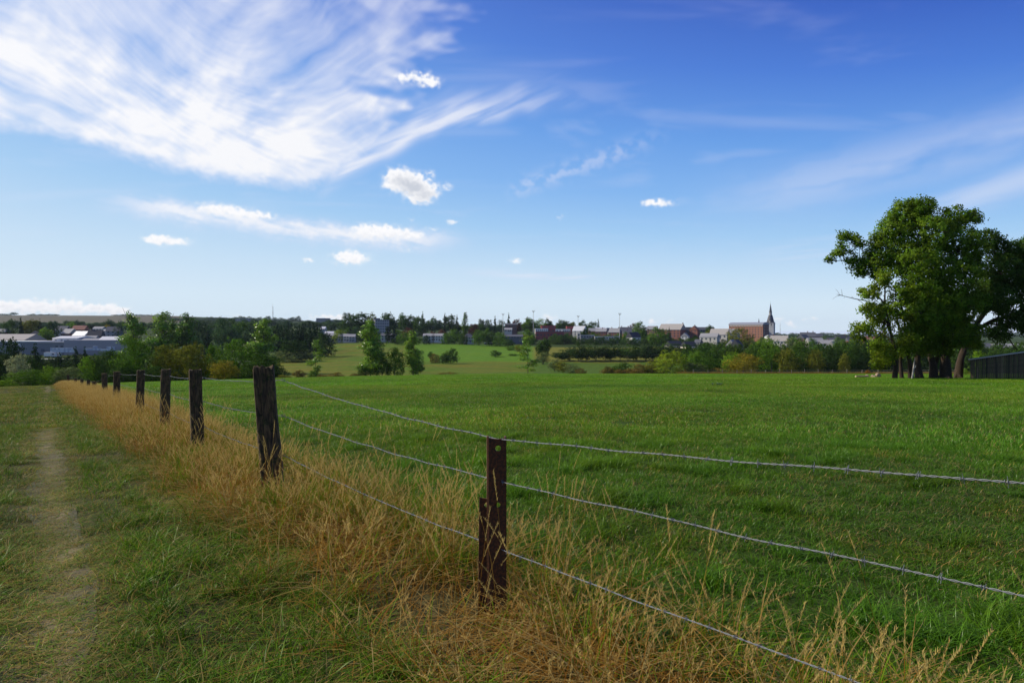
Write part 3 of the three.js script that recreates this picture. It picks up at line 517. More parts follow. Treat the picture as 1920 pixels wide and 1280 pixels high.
function shapes(kind, v) {
  const R = rand(900 + v * 17 + kind.length * 131), J = (k) => (R() * 2 - 1) * k, out = [];
  if (kind === 'round') {                               // broad crown of several billows
    out.push([0, .58, 0, .30, .34, .30]);
    for (let i = 0; i < 9; i++) { const a = i / 9 * 6.283 + J(.3), y = .38 + .42 * R(); out.push([Math.cos(a) * .22, y, Math.sin(a) * .22, .15 + .06 * R(), .14 + .06 * R(), .15 + .06 * R()]); }
    out.push([J(.08), .86, J(.08), .16, .13, .16]);
  } else if (kind === 'low') {                          // foliage down to the ground: hedge tree or bush
    out.push([0, .5, 0, .42, .46, .42]);
    for (let i = 0; i < 9; i++) { const a = i / 9 * 6.283 + J(.3), y = .2 + .5 * R(); out.push([Math.cos(a) * .32, y, Math.sin(a) * .32, .22 + .08 * R(), .2 + .08 * R(), .22 + .08 * R()]); }
    for (let i = 0; i < 3; i++) out.push([J(.2), .82 + J(.06), J(.2), .17, .15, .17]);
  } else if (kind === 'lime') {                         // clipped round head on a clear stem
    out.push([0, .56, 0, .34, .44, .34]);
    for (let i = 0; i < 9; i++) { const a = i / 9 * 6.283 + J(.3), y = .26 + .4 * R(); out.push([Math.cos(a) * .25, y, Math.sin(a) * .25, .2, .19, .2]); }
  } else if (kind === 'poplar') {                       // tall and loose, gaps between the sprays
    for (let i = 0; i < 15; i++) { const y = .12 + .83 * i / 14, w = .17 * Math.sin(Math.PI * Math.pow((y - .04) / 1.0, .62)) + .02; out.push([J(w * .55), y, J(w * .55), .03 + w * (.45 + .4 * R()), .06 + .03 * R(), .03 + w * (.45 + .4 * R())]); }
  } else if (kind === 'young') {
    for (let i = 0; i < 12; i++) { const y = .16 + .8 * i / 11, w = .10 * Math.sin(Math.PI * Math.pow((y - .05) / 1.0, .75)) + .012; out.push([J(w), y, J(w), .03 + w * .45, .05, .03 + w * .45]); }
  } else if (kind === 'cone') {                         // dark conifer
    for (let i = 0; i < 11; i++) { const y = .1 + .86 * i / 10, w = .25 * (1.02 - y) + .012; out.push([J(w * .18), y, J(w * .18), w, .075, w]); }
  } else if (kind === 'column') for (let i = 0; i < 9; i++) { const y = .1 + .82 * i / 8; out.push([J(.01), y, J(.01), .085 * (1.1 - Math.abs(y - .45)), .08, .085 * (1.1 - Math.abs(y - .45))]); }
  return out;
}
const KIND = {
  round: { clumps: 300, leaves: 12, leaf: .042, spread: .075 }, low: { clumps: 330, leaves: 12, leaf: .045, spread: .085, inner: .25 }, lime: { clumps: 340, leaves: 12, leaf: .042, spread: .075 },
  poplar: { clumps: 560, leaves: 14, leaf: .024, spread: .046, inner: .5, hue: .2 }, young: { clumps: 230, leaves: 13, leaf: .019, spread: .034, inner: .5, hue: .2 }, cone: { clumps: 260, leaves: 11, leaf: .036, spread: .045, hue: .06 }, column: { clumps: 160, leaves: 10, leaf: .032, spread: .035, hue: .06 },
  fine: { clumps: 620, leaves: 16, leaf: .026, spread: .055 }, finelow: { clumps: 620, leaves: 16, leaf: .028, spread: .062, inner: .25 },
};
const WIDTH = { round: .72, low: 1.02, lime: .74, poplar: .36, young: .20, cone: .52, column: .19, fine: .72, finelow: 1.02 }, STEM = { round: [.6, .022], low: [.4, .02], lime: [.5, .02], poplar: [.9, .014], young: [.85, .008], cone: [.9, .015], column: [.8, .012], fine: [.6, .022], finelow: [.4, .02] };
const protos = {};
function proto(kind, v) {
  const key = kind + v;
  if (!protos[key]) {
    const base = kind === 'fine' ? 'round' : kind === 'finelow' ? 'low' : kind;
    const seed = 4000 + Object.keys(protos).length * 37;
    protos[key] = { crown: crown(seed, shapes(base, v), KIND[kind]), trunk: trunkGeo(seed + 5, ...STEM[kind]) };
  }
  return protos[key];
}
const LEAF = Object.fromEntries(Object.entries({
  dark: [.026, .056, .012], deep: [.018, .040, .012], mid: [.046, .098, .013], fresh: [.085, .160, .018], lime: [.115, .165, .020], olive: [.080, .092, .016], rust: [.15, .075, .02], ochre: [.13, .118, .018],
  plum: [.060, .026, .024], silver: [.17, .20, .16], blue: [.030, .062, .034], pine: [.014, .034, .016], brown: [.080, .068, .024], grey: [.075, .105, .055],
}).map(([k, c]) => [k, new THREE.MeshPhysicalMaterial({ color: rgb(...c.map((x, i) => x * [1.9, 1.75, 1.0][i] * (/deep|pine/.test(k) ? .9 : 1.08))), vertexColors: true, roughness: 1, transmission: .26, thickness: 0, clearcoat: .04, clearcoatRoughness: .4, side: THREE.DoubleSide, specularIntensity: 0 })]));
const glossy = { mid: LEAF.mid.clone(), fresh: LEAF.fresh.clone() }; for (const k in glossy) { glossy[k].clearcoat = .4; glossy[k].clearcoatRoughness = .3; }
LEAF.shimmer = glossy.fresh; LEAF.shimmerdark = glossy.mid;
const barkMat = std([.085, .068, .05], .95);
let treeNo = 0;
// a tree whose top shows at row py and that is wpx wide in the photograph, d metres away
function tree(kind, px, d, py, wpx, leaf, label, { name = 'broadleaf_tree', category = 'tree', group, sink = .1, deep = 1, v } = {}) {
  const x = sideAt(px, py, d), z = -d, y = H(x, z) - sink, h = heightAt(px, py, d) - y, p = proto(kind, v ?? treeNo++ % 4), w = 1.12 * wpx * d / FPX / WIDTH[kind];
  const t = thing(name, label, category, x, y, z, (treeNo * 2.4) % 6.283, group), s = Math.max(h, .5);
  const c = mesh('crown', p.crown, LEAF[leaf], t), k = mesh('trunk', p.trunk, barkMat, t);
  c.scale.set(w, s, w * deep); k.scale.set(Math.min(w, s), s, Math.min(w, s));
  return t;
}
// foliage masses that read as one: many crowns in one object
function wood(name, label, kind, leaf, list) {           // list of [px, d, py, wpx]
  const g = tag(new THREE.Group(), label, 'wood', null, 'stuff'); g.name = numbered(name); scene.add(g);
  [0, 1, 2].forEach((v) => {
    const l = list.filter((_, i) => i % 3 === v); if (!l.length) return;
    const m = shade(new THREE.InstancedMesh(proto(kind, v).crown, LEAF[leaf], l.length)); m.name = 'crowns';
    l.forEach(([px, d, py, wpx], i) => {
      const x = sideAt(px, py, d), z = -d, y = H(x, z) - .3, h = Math.max(1, heightAt(px, py, d) - y), w = wpx * d / FPX / WIDTH[kind];
      m.setMatrixAt(i, M4.compose(V.set(x, y, z), Q.setFromAxisAngle(UPV, i * 2.4), S.set(w, h, w)));
      const k = .8 + .4 * ((i * 37 % 17) / 17); m.setColorAt(i, tint.setRGB(k * (.9 + .25 * ((i * 13 % 7) / 7)), k, k));
    });
    g.add(m);
  });
}
const run = (x0, x1, step, f, seed = 1) => { const R = rand(seed), out = []; for (let x = x0; x < x1; x += step * (.7 + .6 * R())) out.push(f(x, R)); return out; };

// masses, farthest first
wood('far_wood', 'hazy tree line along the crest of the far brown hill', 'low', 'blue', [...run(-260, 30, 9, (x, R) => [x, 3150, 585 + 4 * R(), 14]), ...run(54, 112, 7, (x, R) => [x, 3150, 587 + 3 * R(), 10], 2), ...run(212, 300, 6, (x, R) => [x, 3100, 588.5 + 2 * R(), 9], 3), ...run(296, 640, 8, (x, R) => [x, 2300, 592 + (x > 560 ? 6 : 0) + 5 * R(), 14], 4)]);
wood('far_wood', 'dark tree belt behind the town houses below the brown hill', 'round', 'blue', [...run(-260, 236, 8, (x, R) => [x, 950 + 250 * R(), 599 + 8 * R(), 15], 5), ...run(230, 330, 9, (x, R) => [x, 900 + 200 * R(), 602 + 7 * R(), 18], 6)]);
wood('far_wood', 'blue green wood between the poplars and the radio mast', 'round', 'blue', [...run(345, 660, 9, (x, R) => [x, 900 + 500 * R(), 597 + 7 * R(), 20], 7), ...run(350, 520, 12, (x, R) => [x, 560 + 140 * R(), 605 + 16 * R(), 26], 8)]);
wood('conifer_wood', 'dense dark conifer wood left of the terrace houses', 'cone', 'pine', [...run(514, 604, 7, (x, R) => [x, 520 + 60 * R(), 603 + 8 * R(), 22], 9), ...run(520, 596, 8, (x, R) => [x, 500 + 20 * R(), 612 + 8 * R(), 22], 10)]);
wood('ridge_wood', 'continuous row of dark trees along the town ridge skyline', 'round', 'dark', [...run(640, 1110, 9, (x, R) => [x, 930 + 200 * R(), 604 + 9 * R() - (x < 830 ? 5 : 0), 20], 11), ...run(1100, 1330, 11, (x, R) => [x, 1000 + 150 * R(), 615 + 5 * R(), 18], 12)]);
wood('garden_trees', 'hedges and garden trees behind the meadow, below the houses', 'low', 'dark', [...run(600, 1010, 9, (x, R) => [x, 690 + 60 * R(), 629 + 8 * R(), 16], 13), ...run(1040, 1330, 8, (x, R) => [x, 680 + 40 * R(), 631 + 6 * R(), 17], 14), ...run(1250, 1460, 10, (x, R) => [x, 640 + 60 * R(), 640 + 7 * R(), 20], 15), ...run(1440, 1760, 10, (x, R) => [x, 700 + 150 * R(), 633 + 9 * R(), 18], 16)]);
wood('garden_trees', 'leafy gardens between the houses of the town ridge', 'low', 'mid', [...run(1040, 1330, 11, (x, R) => [x, 755 + 30 * R(), 620 + 9 * R(), 13], 41), ...run(1330, 1600, 12, (x, R) => [x, 660 + 60 * R(), 630 + 8 * R(), 16], 42), ...run(640, 780, 12, (x, R) => [x, 720 + 60 * R(), 612 + 12 * R(), 18], 43)]);
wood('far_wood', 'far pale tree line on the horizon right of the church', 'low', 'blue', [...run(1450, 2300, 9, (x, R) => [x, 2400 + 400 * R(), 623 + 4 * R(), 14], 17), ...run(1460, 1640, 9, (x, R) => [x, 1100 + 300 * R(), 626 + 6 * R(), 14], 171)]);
wood('thicket', 'dark thicket of mixed trees behind the far pasture fence', 'low', 'dark', [...run(1330, 2150, 13, (x, R) => [x, 262 + 60 * R(), 641 + 22 * R(), 40], 18), ...run(1290, 2100, 12, (x, R) => [x, 330 + 60 * R(), 641 + 12 * R(), 30], 19)]);
wood('thicket', 'dark scrub filling the hollow left of the path end', 'low', 'deep', [...run(-260, 520, 14, (x, R) => [x, 190 + 60 * R(), 676 + 14 * R(), 44], 20), ...run(-260, 260, 13, (x, R) => [x, 330 + 80 * R(), 662 + 14 * R(), 26], 21)]);
wood('brambles', 'brown brambles and scrub along the foot of the thicket', 'low', 'brown', [...run(1270, 1420, 7, (x, R) => [x, 246 + 10 * R(), 688 + 6 * R(), 18], 22), ...run(1140, 1250, 7, (x, R) => [x, 262 + 20 * R(), 686 + 8 * R(), 20], 23)]);

// single trees: [kind, px, depth, top row, width, leaves, label, options]
const C = { name: 'conifer_tree' }, B = { name: 'bush', category: 'bush' }, P = { name: 'poplar_tree' };
[
  // far left, round the halls
  ['low', 15, 640, 597, 28, 'dark', 'dark spreading tree behind the left end of the grey hall roof'], ['cone', 38, 640, 596, 15, 'pine', 'slim dark conifer rising behind the grey hall roof', C], ['round', 56, 650, 597, 28, 'olive', 'yellowish round tree behind the grey hall roof'],
  ['cone', 74, 650, 599, 15, 'pine', 'dark conifer right of the yellowish round tree by the halls', C], ['low', 98, 640, 601, 24, 'deep', 'very dark broad tree above the roof letters'], ['round', 86, 585, 613, 22, 'fresh', 'small light green tree beside the white house with the dark pyramid roof'], ['low', 92, 560, 625, 30, 'deep', 'dark flat bush right behind the white roof letters', B],
  ['round', 134, 900, 602, 17, 'fresh', 'light green round tree above the town roofs, far left'], ['round', 200, 760, 607, 14, 'ochre', 'orange tinted tree between the town roofs'], ['round', 201, 800, 598, 20, 'blue', 'dusky tree behind the orange tinted one'], ['low', 222, 640, 600, 18, 'blue', 'dark tree touching the left side of the leftmost poplar'],
  ['poplar', 249, 345, 588, 46, 'shimmer', 'leftmost of three tall shimmering poplars beside the factory', P], ['poplar', 303, 340, 583, 52, 'shimmer', 'tallest and broadest of the three shimmering poplars', P], ['poplar', 349, 350, 589, 44, 'shimmerdark', 'rightmost, darker of the three tall poplars beside the factory', P], ['poplar', 323, 352, 600, 34, 'shimmerdark', 'shorter poplar squeezed between the two right tall poplars', P],
  ['low', 376, 560, 600, 28, 'deep', 'bluish dark tree right of the three poplars'], ['cone', 388, 480, 617, 36, 'pine', 'squat dark conifer below the bluish dark tree', C], ['low', 424, 520, 596, 46, 'blue', 'wide bluish tree in the middle of the wood'], ['round', 450, 620, 600, 26, 'mid', 'mid green tree right of the wide bluish tree'], ['round', 474, 640, 597, 30, 'blue', 'dusky round tree left of the loose light poplar'],
  ['poplar', 493, 300, 597, 52, 'shimmer', 'loose light green poplar behind the tallest wooden post', P], ['low', 547, 420, 637, 50, 'deep', 'low dark block of clipped evergreen on the meadow edge', B], ['low', 572, 425, 655, 42, 'grey', 'grey green mound of creepers beside the dark clipped block', B], ['low', 545, 415, 656, 60, 'grey', 'long low mound of pale creepers at the meadow corner', B],
  ['low', 610, 470, 621, 32, 'deep', 'dark rounded tree at the left end of the terrace houses'], ['low', 598, 450, 636, 22, 'dark', 'small dark tree leaning on the rounded one by the terrace'],
  // hedge row in the hollow left
  ['finelow', 245, 165, 631, 54, 'mid', 'largest round green tree behind the fence posts'], ['finelow', 195, 170, 652, 50, 'dark', 'dark tree left of the largest round one'], ['finelow', 160, 165, 666, 26, 'fresh', 'light green small tree left of the dark hedge trees'], ['finelow', 317, 168, 646, 62, 'olive', 'yellowish bushy tree below the tallest poplar'], ['finelow', 365, 165, 641, 56, 'olive', 'round olive tree right of the yellowish bushy tree'],
  ['finelow', 404, 172, 642, 36, 'mid', 'narrow green tree in the hedge row behind the fence'], ['finelow', 446, 165, 632, 66, 'mid', 'tall bushy tree left of the splintered post'], ['finelow', 420, 150, 676, 46, 'ochre', 'low yellow bush in front of the tall bushy tree', B], ['finelow', 490, 160, 662, 60, 'dark', 'dark bush directly behind the splintered post', B], ['finelow', 285, 155, 684, 44, 'dark', 'low dark bush in the shade of the hedge row', B], ['finelow', 230, 150, 686, 50, 'deep', 'low shaded bush behind the slanting fence posts', B],
  ['low', 16, 230, 634, 42, 'deep', 'dark tree against the left edge of the long factory', { name: 'broadleaf_tree' }], ['finelow', 36, 175, 661, 36, 'silver', 'silvery grey willow in the left hollow', { name: 'willow_tree' }], ['cone', 64, 250, 646, 44, 'pine', 'dark conifer in front of the factory wall', C], ['finelow', 62, 180, 671, 40, 'deep', 'dark bush right of the silvery willow', B], ['finelow', 52, 130, 693, 64, 'mid', 'wide yellow green bush at the left end of the path', B], ['finelow', 92, 150, 685, 34, 'fresh', 'upright green bush right of the wide yellow green one', B],
  ['finelow', 126, 150, 686, 50, 'grey', 'greyish bush behind the end of the dry grass', B], ['cone', 112, 260, 659, 20, 'pine', 'thin conifer in front of the lorry yard', C], ['cone', 141, 250, 652, 30, 'pine', 'fuller conifer right of the lorry yard', C], ['finelow', 8, 125, 711, 40, 'fresh', 'pale green bush at the very left edge', B], ['cone', 158, 262, 652, 22, 'pine', 'dark conifer in front of the stacked white pallets', C],
  // crest edge and middle field
  ['young', 591, 248, 637, 22, 'shimmer', 'slender young poplar alone at the field edge', P], ['poplar', 694, 250, 602, 48, 'shimmer', 'tall shimmering poplar in front of the grey flats', P], ['low', 716, 252, 664, 30, 'mid', 'leafy undergrowth at the foot of the tall poplar', B], ['low', 740, 252, 648, 34, 'mid', 'pointed dark green tree right of the tall poplar'], ['poplar', 774, 255, 620, 31, 'shimmer', 'second tall poplar, right of the pointed green tree', P], ['low', 789, 300, 686, 13, 'deep', 'dark bush at the foot of the second tall poplar', B], ['young', 990, 248, 631, 26, 'shimmer', 'young poplar standing alone before the country lane', P],
  ['low', 680, 246, 689, 18, 'dark', 'dark low bush left of the tall poplar stem', B], ['low', 533, 215, 702, 26, 'olive', 'low bush on the crest just right of the splintered post', B], ['low', 560, 236, 694, 24, 'brown', 'brownish bush on the crest, left of the young poplar', B], ['low', 586, 240, 694, 18, 'mid', 'green bush at the foot of the young poplar', B], ['low', 602, 240, 701, 22, 'brown', 'low brown bush right of the young poplar', B], ['low', 628, 240, 698, 30, 'brown', 'wide brown bush on the crest of the pasture', B], ['low', 665, 240, 700, 18, 'brown', 'small brown bush left of the tall poplar', B],
  ['low', 845, 400, 652, 28, 'dark', 'dark pair of round bushes on the field bank', B], ['low', 834, 398, 662, 18, 'deep', 'lower left lobe of the dark bushes on the field bank', B], ['low', 816, 402, 662, 20, 'brown', 'brownish bush left of the dark ones on the bank', B], ['low', 807, 440, 659, 10, 'dark', 'tiny dark bush at the end of the field bank', B], ['low', 930, 470, 656, 20, 'dark', 'round green bush alone in the middle field', B], ['low', 962, 480, 663, 17, 'dark', 'smaller round bush near the country lane', B], ['low', 840, 262, 698, 46, 'brown', 'flat brown scrub on the crest below the dark pair of bushes', B],
  ['round', 1019, 400, 633, 26, 'dark', 'dark narrow tree beside the country lane'], ['low', 1018, 395, 658, 24, 'grey', 'grey green bush under the dark narrow tree', B], ['low', 973, 520, 644, 14, 'olive', 'thin olive tree left of the country lane'], ['low', 958, 560, 649, 18, 'mid', 'low green bush behind the round bushes', B],
  ['low', 1040, 330, 674, 26, 'grey', 'first bush of the hedge along the country lane', B], ['low', 1056, 315, 677, 28, 'olive', 'olive bush in the hedge along the country lane', B], ['low', 1073, 290, 682, 26, 'grey', 'larger grey bush near the end of the lane hedge', B], ['low', 1089, 280, 690, 20, 'brown', 'brown bush closing the lane hedge', B],
  // skyline in the middle
  ['low', 650, 860, 586, 20, 'dark', 'left half of the dark crown group above the flats'], ['round', 672, 860, 584, 34, 'dark', 'broad flat topped tree behind the flats'], ['round', 697, 880, 586, 22, 'olive', 'olive tree on the skyline left of the flats'], ['round', 728, 870, 584, 28, 'dark', 'dark rounded tree right above the flats'], ['round', 756, 880, 586, 20, 'mid', 'domed tree right of the flats on the skyline'], ['round', 774, 885, 589, 22, 'dark', 'dark tree between the domed tree and the spiky one'], ['cone', 792, 880, 585, 16, 'blue', 'spiky dark conifer on the skyline', C], ['low', 788, 870, 593, 28, 'dark', 'broad dark tree under the spiky conifer'],
  ['cone', 834, 890, 588, 10, 'pine', 'thin conifer left of the paired skyline trees', C], ['round', 843, 895, 588, 20, 'dark', 'tall tree of the paired skyline trees'], ['cone', 857, 900, 591, 14, 'pine', 'pointed conifer between the pair and the column poplar', C], ['column', 872, 800, 584, 11, 'mid', 'narrow column poplar on the skyline', P], ['low', 888, 800, 607, 20, 'plum', 'purple leaved tree right of the column poplar'], ['round', 902, 960, 596, 10, 'blue', 'small stalked tree on the skyline right of the purple one'], ['round', 815, 880, 594, 26, 'blue', 'bluish tree in the gap of the skyline'],
  ['cone', 928, 980, 591, 10, 'pine', 'left small pointed conifer near the floodlight', C], ['low', 916, 960, 599, 18, 'blue', 'hazy tree left of the pointed conifer'], ['low', 938, 960, 599, 16, 'blue', 'hazy tree under the first floodlight'], ['cone', 954, 930, 588, 14, 'pine', 'stout dark fir above the brick villa', C], ['round', 970, 940, 597, 16, 'plum', 'dull purple tree right of the stout fir'], ['round', 993, 930, 594, 26, 'mid', 'round green tree behind the second floodlight'], ['low', 1014, 930, 597, 24, 'fresh', 'light tree above the red school'], ['round', 1028, 940, 596, 16, 'deep', 'dark ragged tree above the red school'], ['round', 1052, 930, 598, 18, 'dark', 'dark skyline tree right above the red school'], ['low', 1063, 930, 602, 18, 'dark', 'lower dark tree right of the red school'], ['round', 1074, 930, 602, 14, 'olive', 'olive tree left of the grey gabled house'], ['round', 1092, 930, 599, 16, 'blue', 'roundish tree behind the grey gabled house'], ['low', 1108, 925, 602, 26, 'dark', 'wide dark tree right of the grey gabled house'], ['cone', 1122, 930, 599, 10, 'pine', 'lone pointed conifer above the town roofs', C],
  ['low', 1058, 700, 627, 24, 'deep', 'dark clipped tree in front of the school'], ['low', 1037, 705, 629, 22, 'dark', 'low bush in front of the school wall', B], ['round', 1098, 745, 615, 16, 'deep', 'ball shaped dark tree beside the grey gabled house'],
  ['low', 1200, 745, 603, 26, 'mid', 'tall green tree between the town roofs'], ['low', 1234, 690, 612, 34, 'mid', 'large rounded tree left of the big brick gable'], ['cone', 1255, 700, 614, 12, 'pine', 'dark pointed tree right of the large rounded one', C], ['low', 1186, 950, 605, 18, 'plum', 'brownish dark tree on the ridge behind the roofs'], ['round', 1331, 780, 608, 14, 'dark', 'small dark tree above the light barn roofs'], ['low', 1328, 730, 618, 14, 'olive', 'yellowish shrub left of the light barn roofs', B],
  // middle distance trees left of the hedge
  ['low', 637, 690, 617, 26, 'lime', 'bright yellow green round tree above the terrace'], ['column', 658, 690, 613, 12, 'pine', 'dark column shaped tree above the terrace'], ['low', 668, 690, 611, 20, 'blue', 'bluish tree between terrace and flats'], ['column', 727, 680, 611, 11, 'pine', 'left of two dark column trees below the flats'], ['column', 738, 680, 611, 12, 'pine', 'right of two dark column trees below the flats'], ['low', 757, 640, 622, 28, 'mid', 'green bushy tree below the purple hedge trees'], ['low', 765, 720, 614, 20, 'plum', 'reddish tree right of the two dark column trees'], ['low', 741, 640, 633, 16, 'deep', 'small dark bush under the two column trees', B],
  ['low', 800, 640, 627, 14, 'deep', 'dark bush in front of the long white house', B], ['low', 838, 660, 624, 20, 'mid', 'round tree right of the long white house'], ['low', 852, 660, 617, 24, 'mid', 'tall leafy tree between the two white houses'], ['low', 812, 700, 621, 16, 'plum', 'red leaved tree above the long white house'], ['low', 828, 700, 616, 16, 'plum', 'dark purple tree behind the round one'], ['low', 868, 650, 620, 16, 'dark', 'dark tree left of the small hipped house'], ['low', 898, 640, 618, 24, 'mid', 'large leafy tree right of the small hipped house'], ['low', 912, 645, 614, 16, 'mid', 'light topped tree in the garden hedge'], ['low', 921, 640, 620, 18, 'dark', 'dark tree in the garden hedge'], ['low', 938, 635, 622, 26, 'mid', 'wide round tree at the end of the garden hedge'], ['low', 953, 610, 636, 22, 'dark', 'bushy tree above the round field bush'], ['low', 992, 700, 617, 24, 'mid', 'green tree hiding the left end of the school'], ['low', 985, 690, 626, 18, 'lime', 'yellow green bush before the school', B], ['low', 997, 690, 627, 12, 'fresh', 'small light bush before the school', B],
  // right: meadow and thicket
  ['finelow', 1258, 232, 657, 52, 'lime', 'bright yellow green tree in front of the avenue'], ['low', 1165, 285, 678, 32, 'dark', 'dark bush in front of the avenue shade', B], ['low', 1140, 285, 690, 26, 'brown', 'brown bush left of the dark one', B], ['low', 1200, 270, 681, 36, 'brown', 'reddish brown bush under the avenue', B], ['low', 1224, 268, 676, 30, 'olive', 'olive bush left of the bright yellow green tree', B],
  ['finelow', 1314, 236, 656, 54, 'mid', 'green bushy tree right of the bright yellow green one'], ['finelow', 1302, 232, 678, 40, 'grey', 'grey green shrub under the bushy tree', B], ['low', 1388, 640, 613, 44, 'olive', 'large autumn tinted tree before the brick convent'], ['finelow', 1374, 240, 660, 36, 'fresh', 'light green tree in the thicket edge'], ['finelow', 1394, 232, 661, 56, 'ochre', 'yellow brown spreading tree in the thicket edge'], ['round', 1437, 480, 631, 36, 'fresh', 'yellow green tree top below the church'], ['finelow', 1420, 262, 640, 44, 'dark', 'dark tree behind the yellow brown spreading one'], ['finelow', 1447, 255, 638, 44, 'mid', 'rounded tree under the light roofed gable house'], ['finelow', 1478, 250, 652, 40, 'olive', 'olive tree in the middle of the thicket'], ['low', 1492, 420, 630, 40, 'grey', 'pale grey green tree above the thicket'], ['finelow', 1506, 255, 637, 50, 'dark', 'tall dark tree in the middle of the thicket'],
  ['finelow', 1530, 250, 656, 30, 'olive', 'small olive tree right of the tall dark one'], ['finelow', 1553, 258, 648, 48, 'deep', 'very dark round tree right in the thicket'], ['finelow', 1592, 260, 641, 46, 'dark', 'dark green tree near the right end of the thicket'], ['finelow', 1584, 250, 660, 20, 'olive', 'yellowish twigs of a small tree in the thicket'], ['finelow', 1630, 258, 640, 50, 'deep', 'dark tree behind the slender ash trunks'], ['finelow', 1672, 262, 650, 50, 'deep', 'shaded tree behind the ash trunks'], ['finelow', 1738, 262, 655, 50, 'deep', 'shaded tree right behind the big ash trunk'], ['low', 1838, 115, 655, 22, 'fresh', 'bright shrub rising behind the end of the shed roof', B], ['finelow', 1808, 130, 690, 16, 'fresh', 'light green shrub at the corner of the shed', B],
].forEach((a) => tree(...a));

// the avenue across the meadow
const NTH = 'first second third fourth fifth sixth seventh eighth ninth tenth eleventh twelfth thirteenth fourteenth fifteenth sixteenth seventeenth eighteenth nineteenth twentieth twenty-first twenty-second twenty-third twenty-fourth'.split(' ');
const AV = run(1052, 1372, 14.2, (x, R) => [x, 643 + 4 * Math.sin(x * .05) - (x > 1140 ? 3 : 0) + 6 * R() + (x < 1070 ? 6 : 0), 23 + 7 * R()], 33);
AV.forEach(([x, py, w], i) => tree('lime', x, 430 + (i % 2) * 9, py, w, i % 5 === 3 ? 'dark' : 'deep', i === 0 ? 'smaller round tree that begins the dark avenue across the meadow' : i === AV.length - 1 ? 'last dark avenue tree, merging with the thicket' : NTH[i] + ' tree from the smaller end of the dark avenue across the meadow', { name: 'avenue_tree', group: 'dark trees of the avenue across the meadow' }));
// ---------------------------------------------------------------- buildings
const PAINT = Object.fromEntries(Object.entries({
  white: [.70, .67, .60], cream: [.60, .55, .45], grey: [.34, .325, .30], pale: [.48, .45, .40], brick: [.24, .095, .065], darkbrick: [.15, .075, .06], orange: [.42, .20, .12], red: [.27, .055, .05], stone: [.30, .29, .28], metal: [.205, .20, .205], dim: [.12, .12, .13],
  slate: [.075, .078, .09], slatelight: [.26, .255, .25], tile: [.22, .09, .06], tin: [.52, .52, .52], asbestos: [.33, .30, .26], black: [.030, .032, .040], glass: [.05, .06, .08], frame: [.65, .63, .60], blue: [.10, .16, .30], green: [.05, .25, .14],
}).map(([k, c]) => [k, std(c, k === 'glass' ? .2 : k === 'tin' ? .55 : .88)]));
const boxAt = (x0, x1, y0, y1, z0, z1) => new THREE.BoxGeometry(x1 - x0, y1 - y0, z1 - z0).translate((x0 + x1) / 2, (y0 + y1) / 2, (z0 + z1) / 2);
function roofGeo(w, dep, h, hip, over = .35) {           // ridge along x; hip 0 = gables, 1 = pyramid
  const a = w / 2 + over, b = dep / 2 + over, r = Math.max(.02, (w / 2) * (1 - hip) + (hip ? 0 : over)), th = .25, drop = over * h / (dep / 2);
  const P = [[-a, -drop, b], [a, -drop, b], [a, -drop, -b], [-a, -drop, -b], [-r, h, 0], [r, h, 0]], G = new THREE.BufferGeometry(), p = [];
  const tri = (...k) => k.forEach((i) => p.push(...P[i]));
  tri(0, 1, 5); tri(0, 5, 4); tri(2, 3, 4); tri(2, 4, 5); tri(1, 2, 5); tri(3, 0, 4);
  tri(0, 3, 2); tri(0, 2, 1);
  G.setAttribute('position', new THREE.BufferAttribute(new Float32Array(p), 3)); G.computeVertexNormals();
  return G.translate(0, th * 0, 0);
}
function gableGeo(w, dep, h) {                            // wall triangles under the roof, a prism
  const s = new THREE.Shape([new THREE.Vector2(-dep / 2, 0), new THREE.Vector2(dep / 2, 0), new THREE.Vector2(0, h)]);
  return new THREE.ExtrudeGeometry(s, { depth: w, bevelEnabled: false }).rotateY(Math.PI / 2).translate(-w / 2, 0, 0);
}
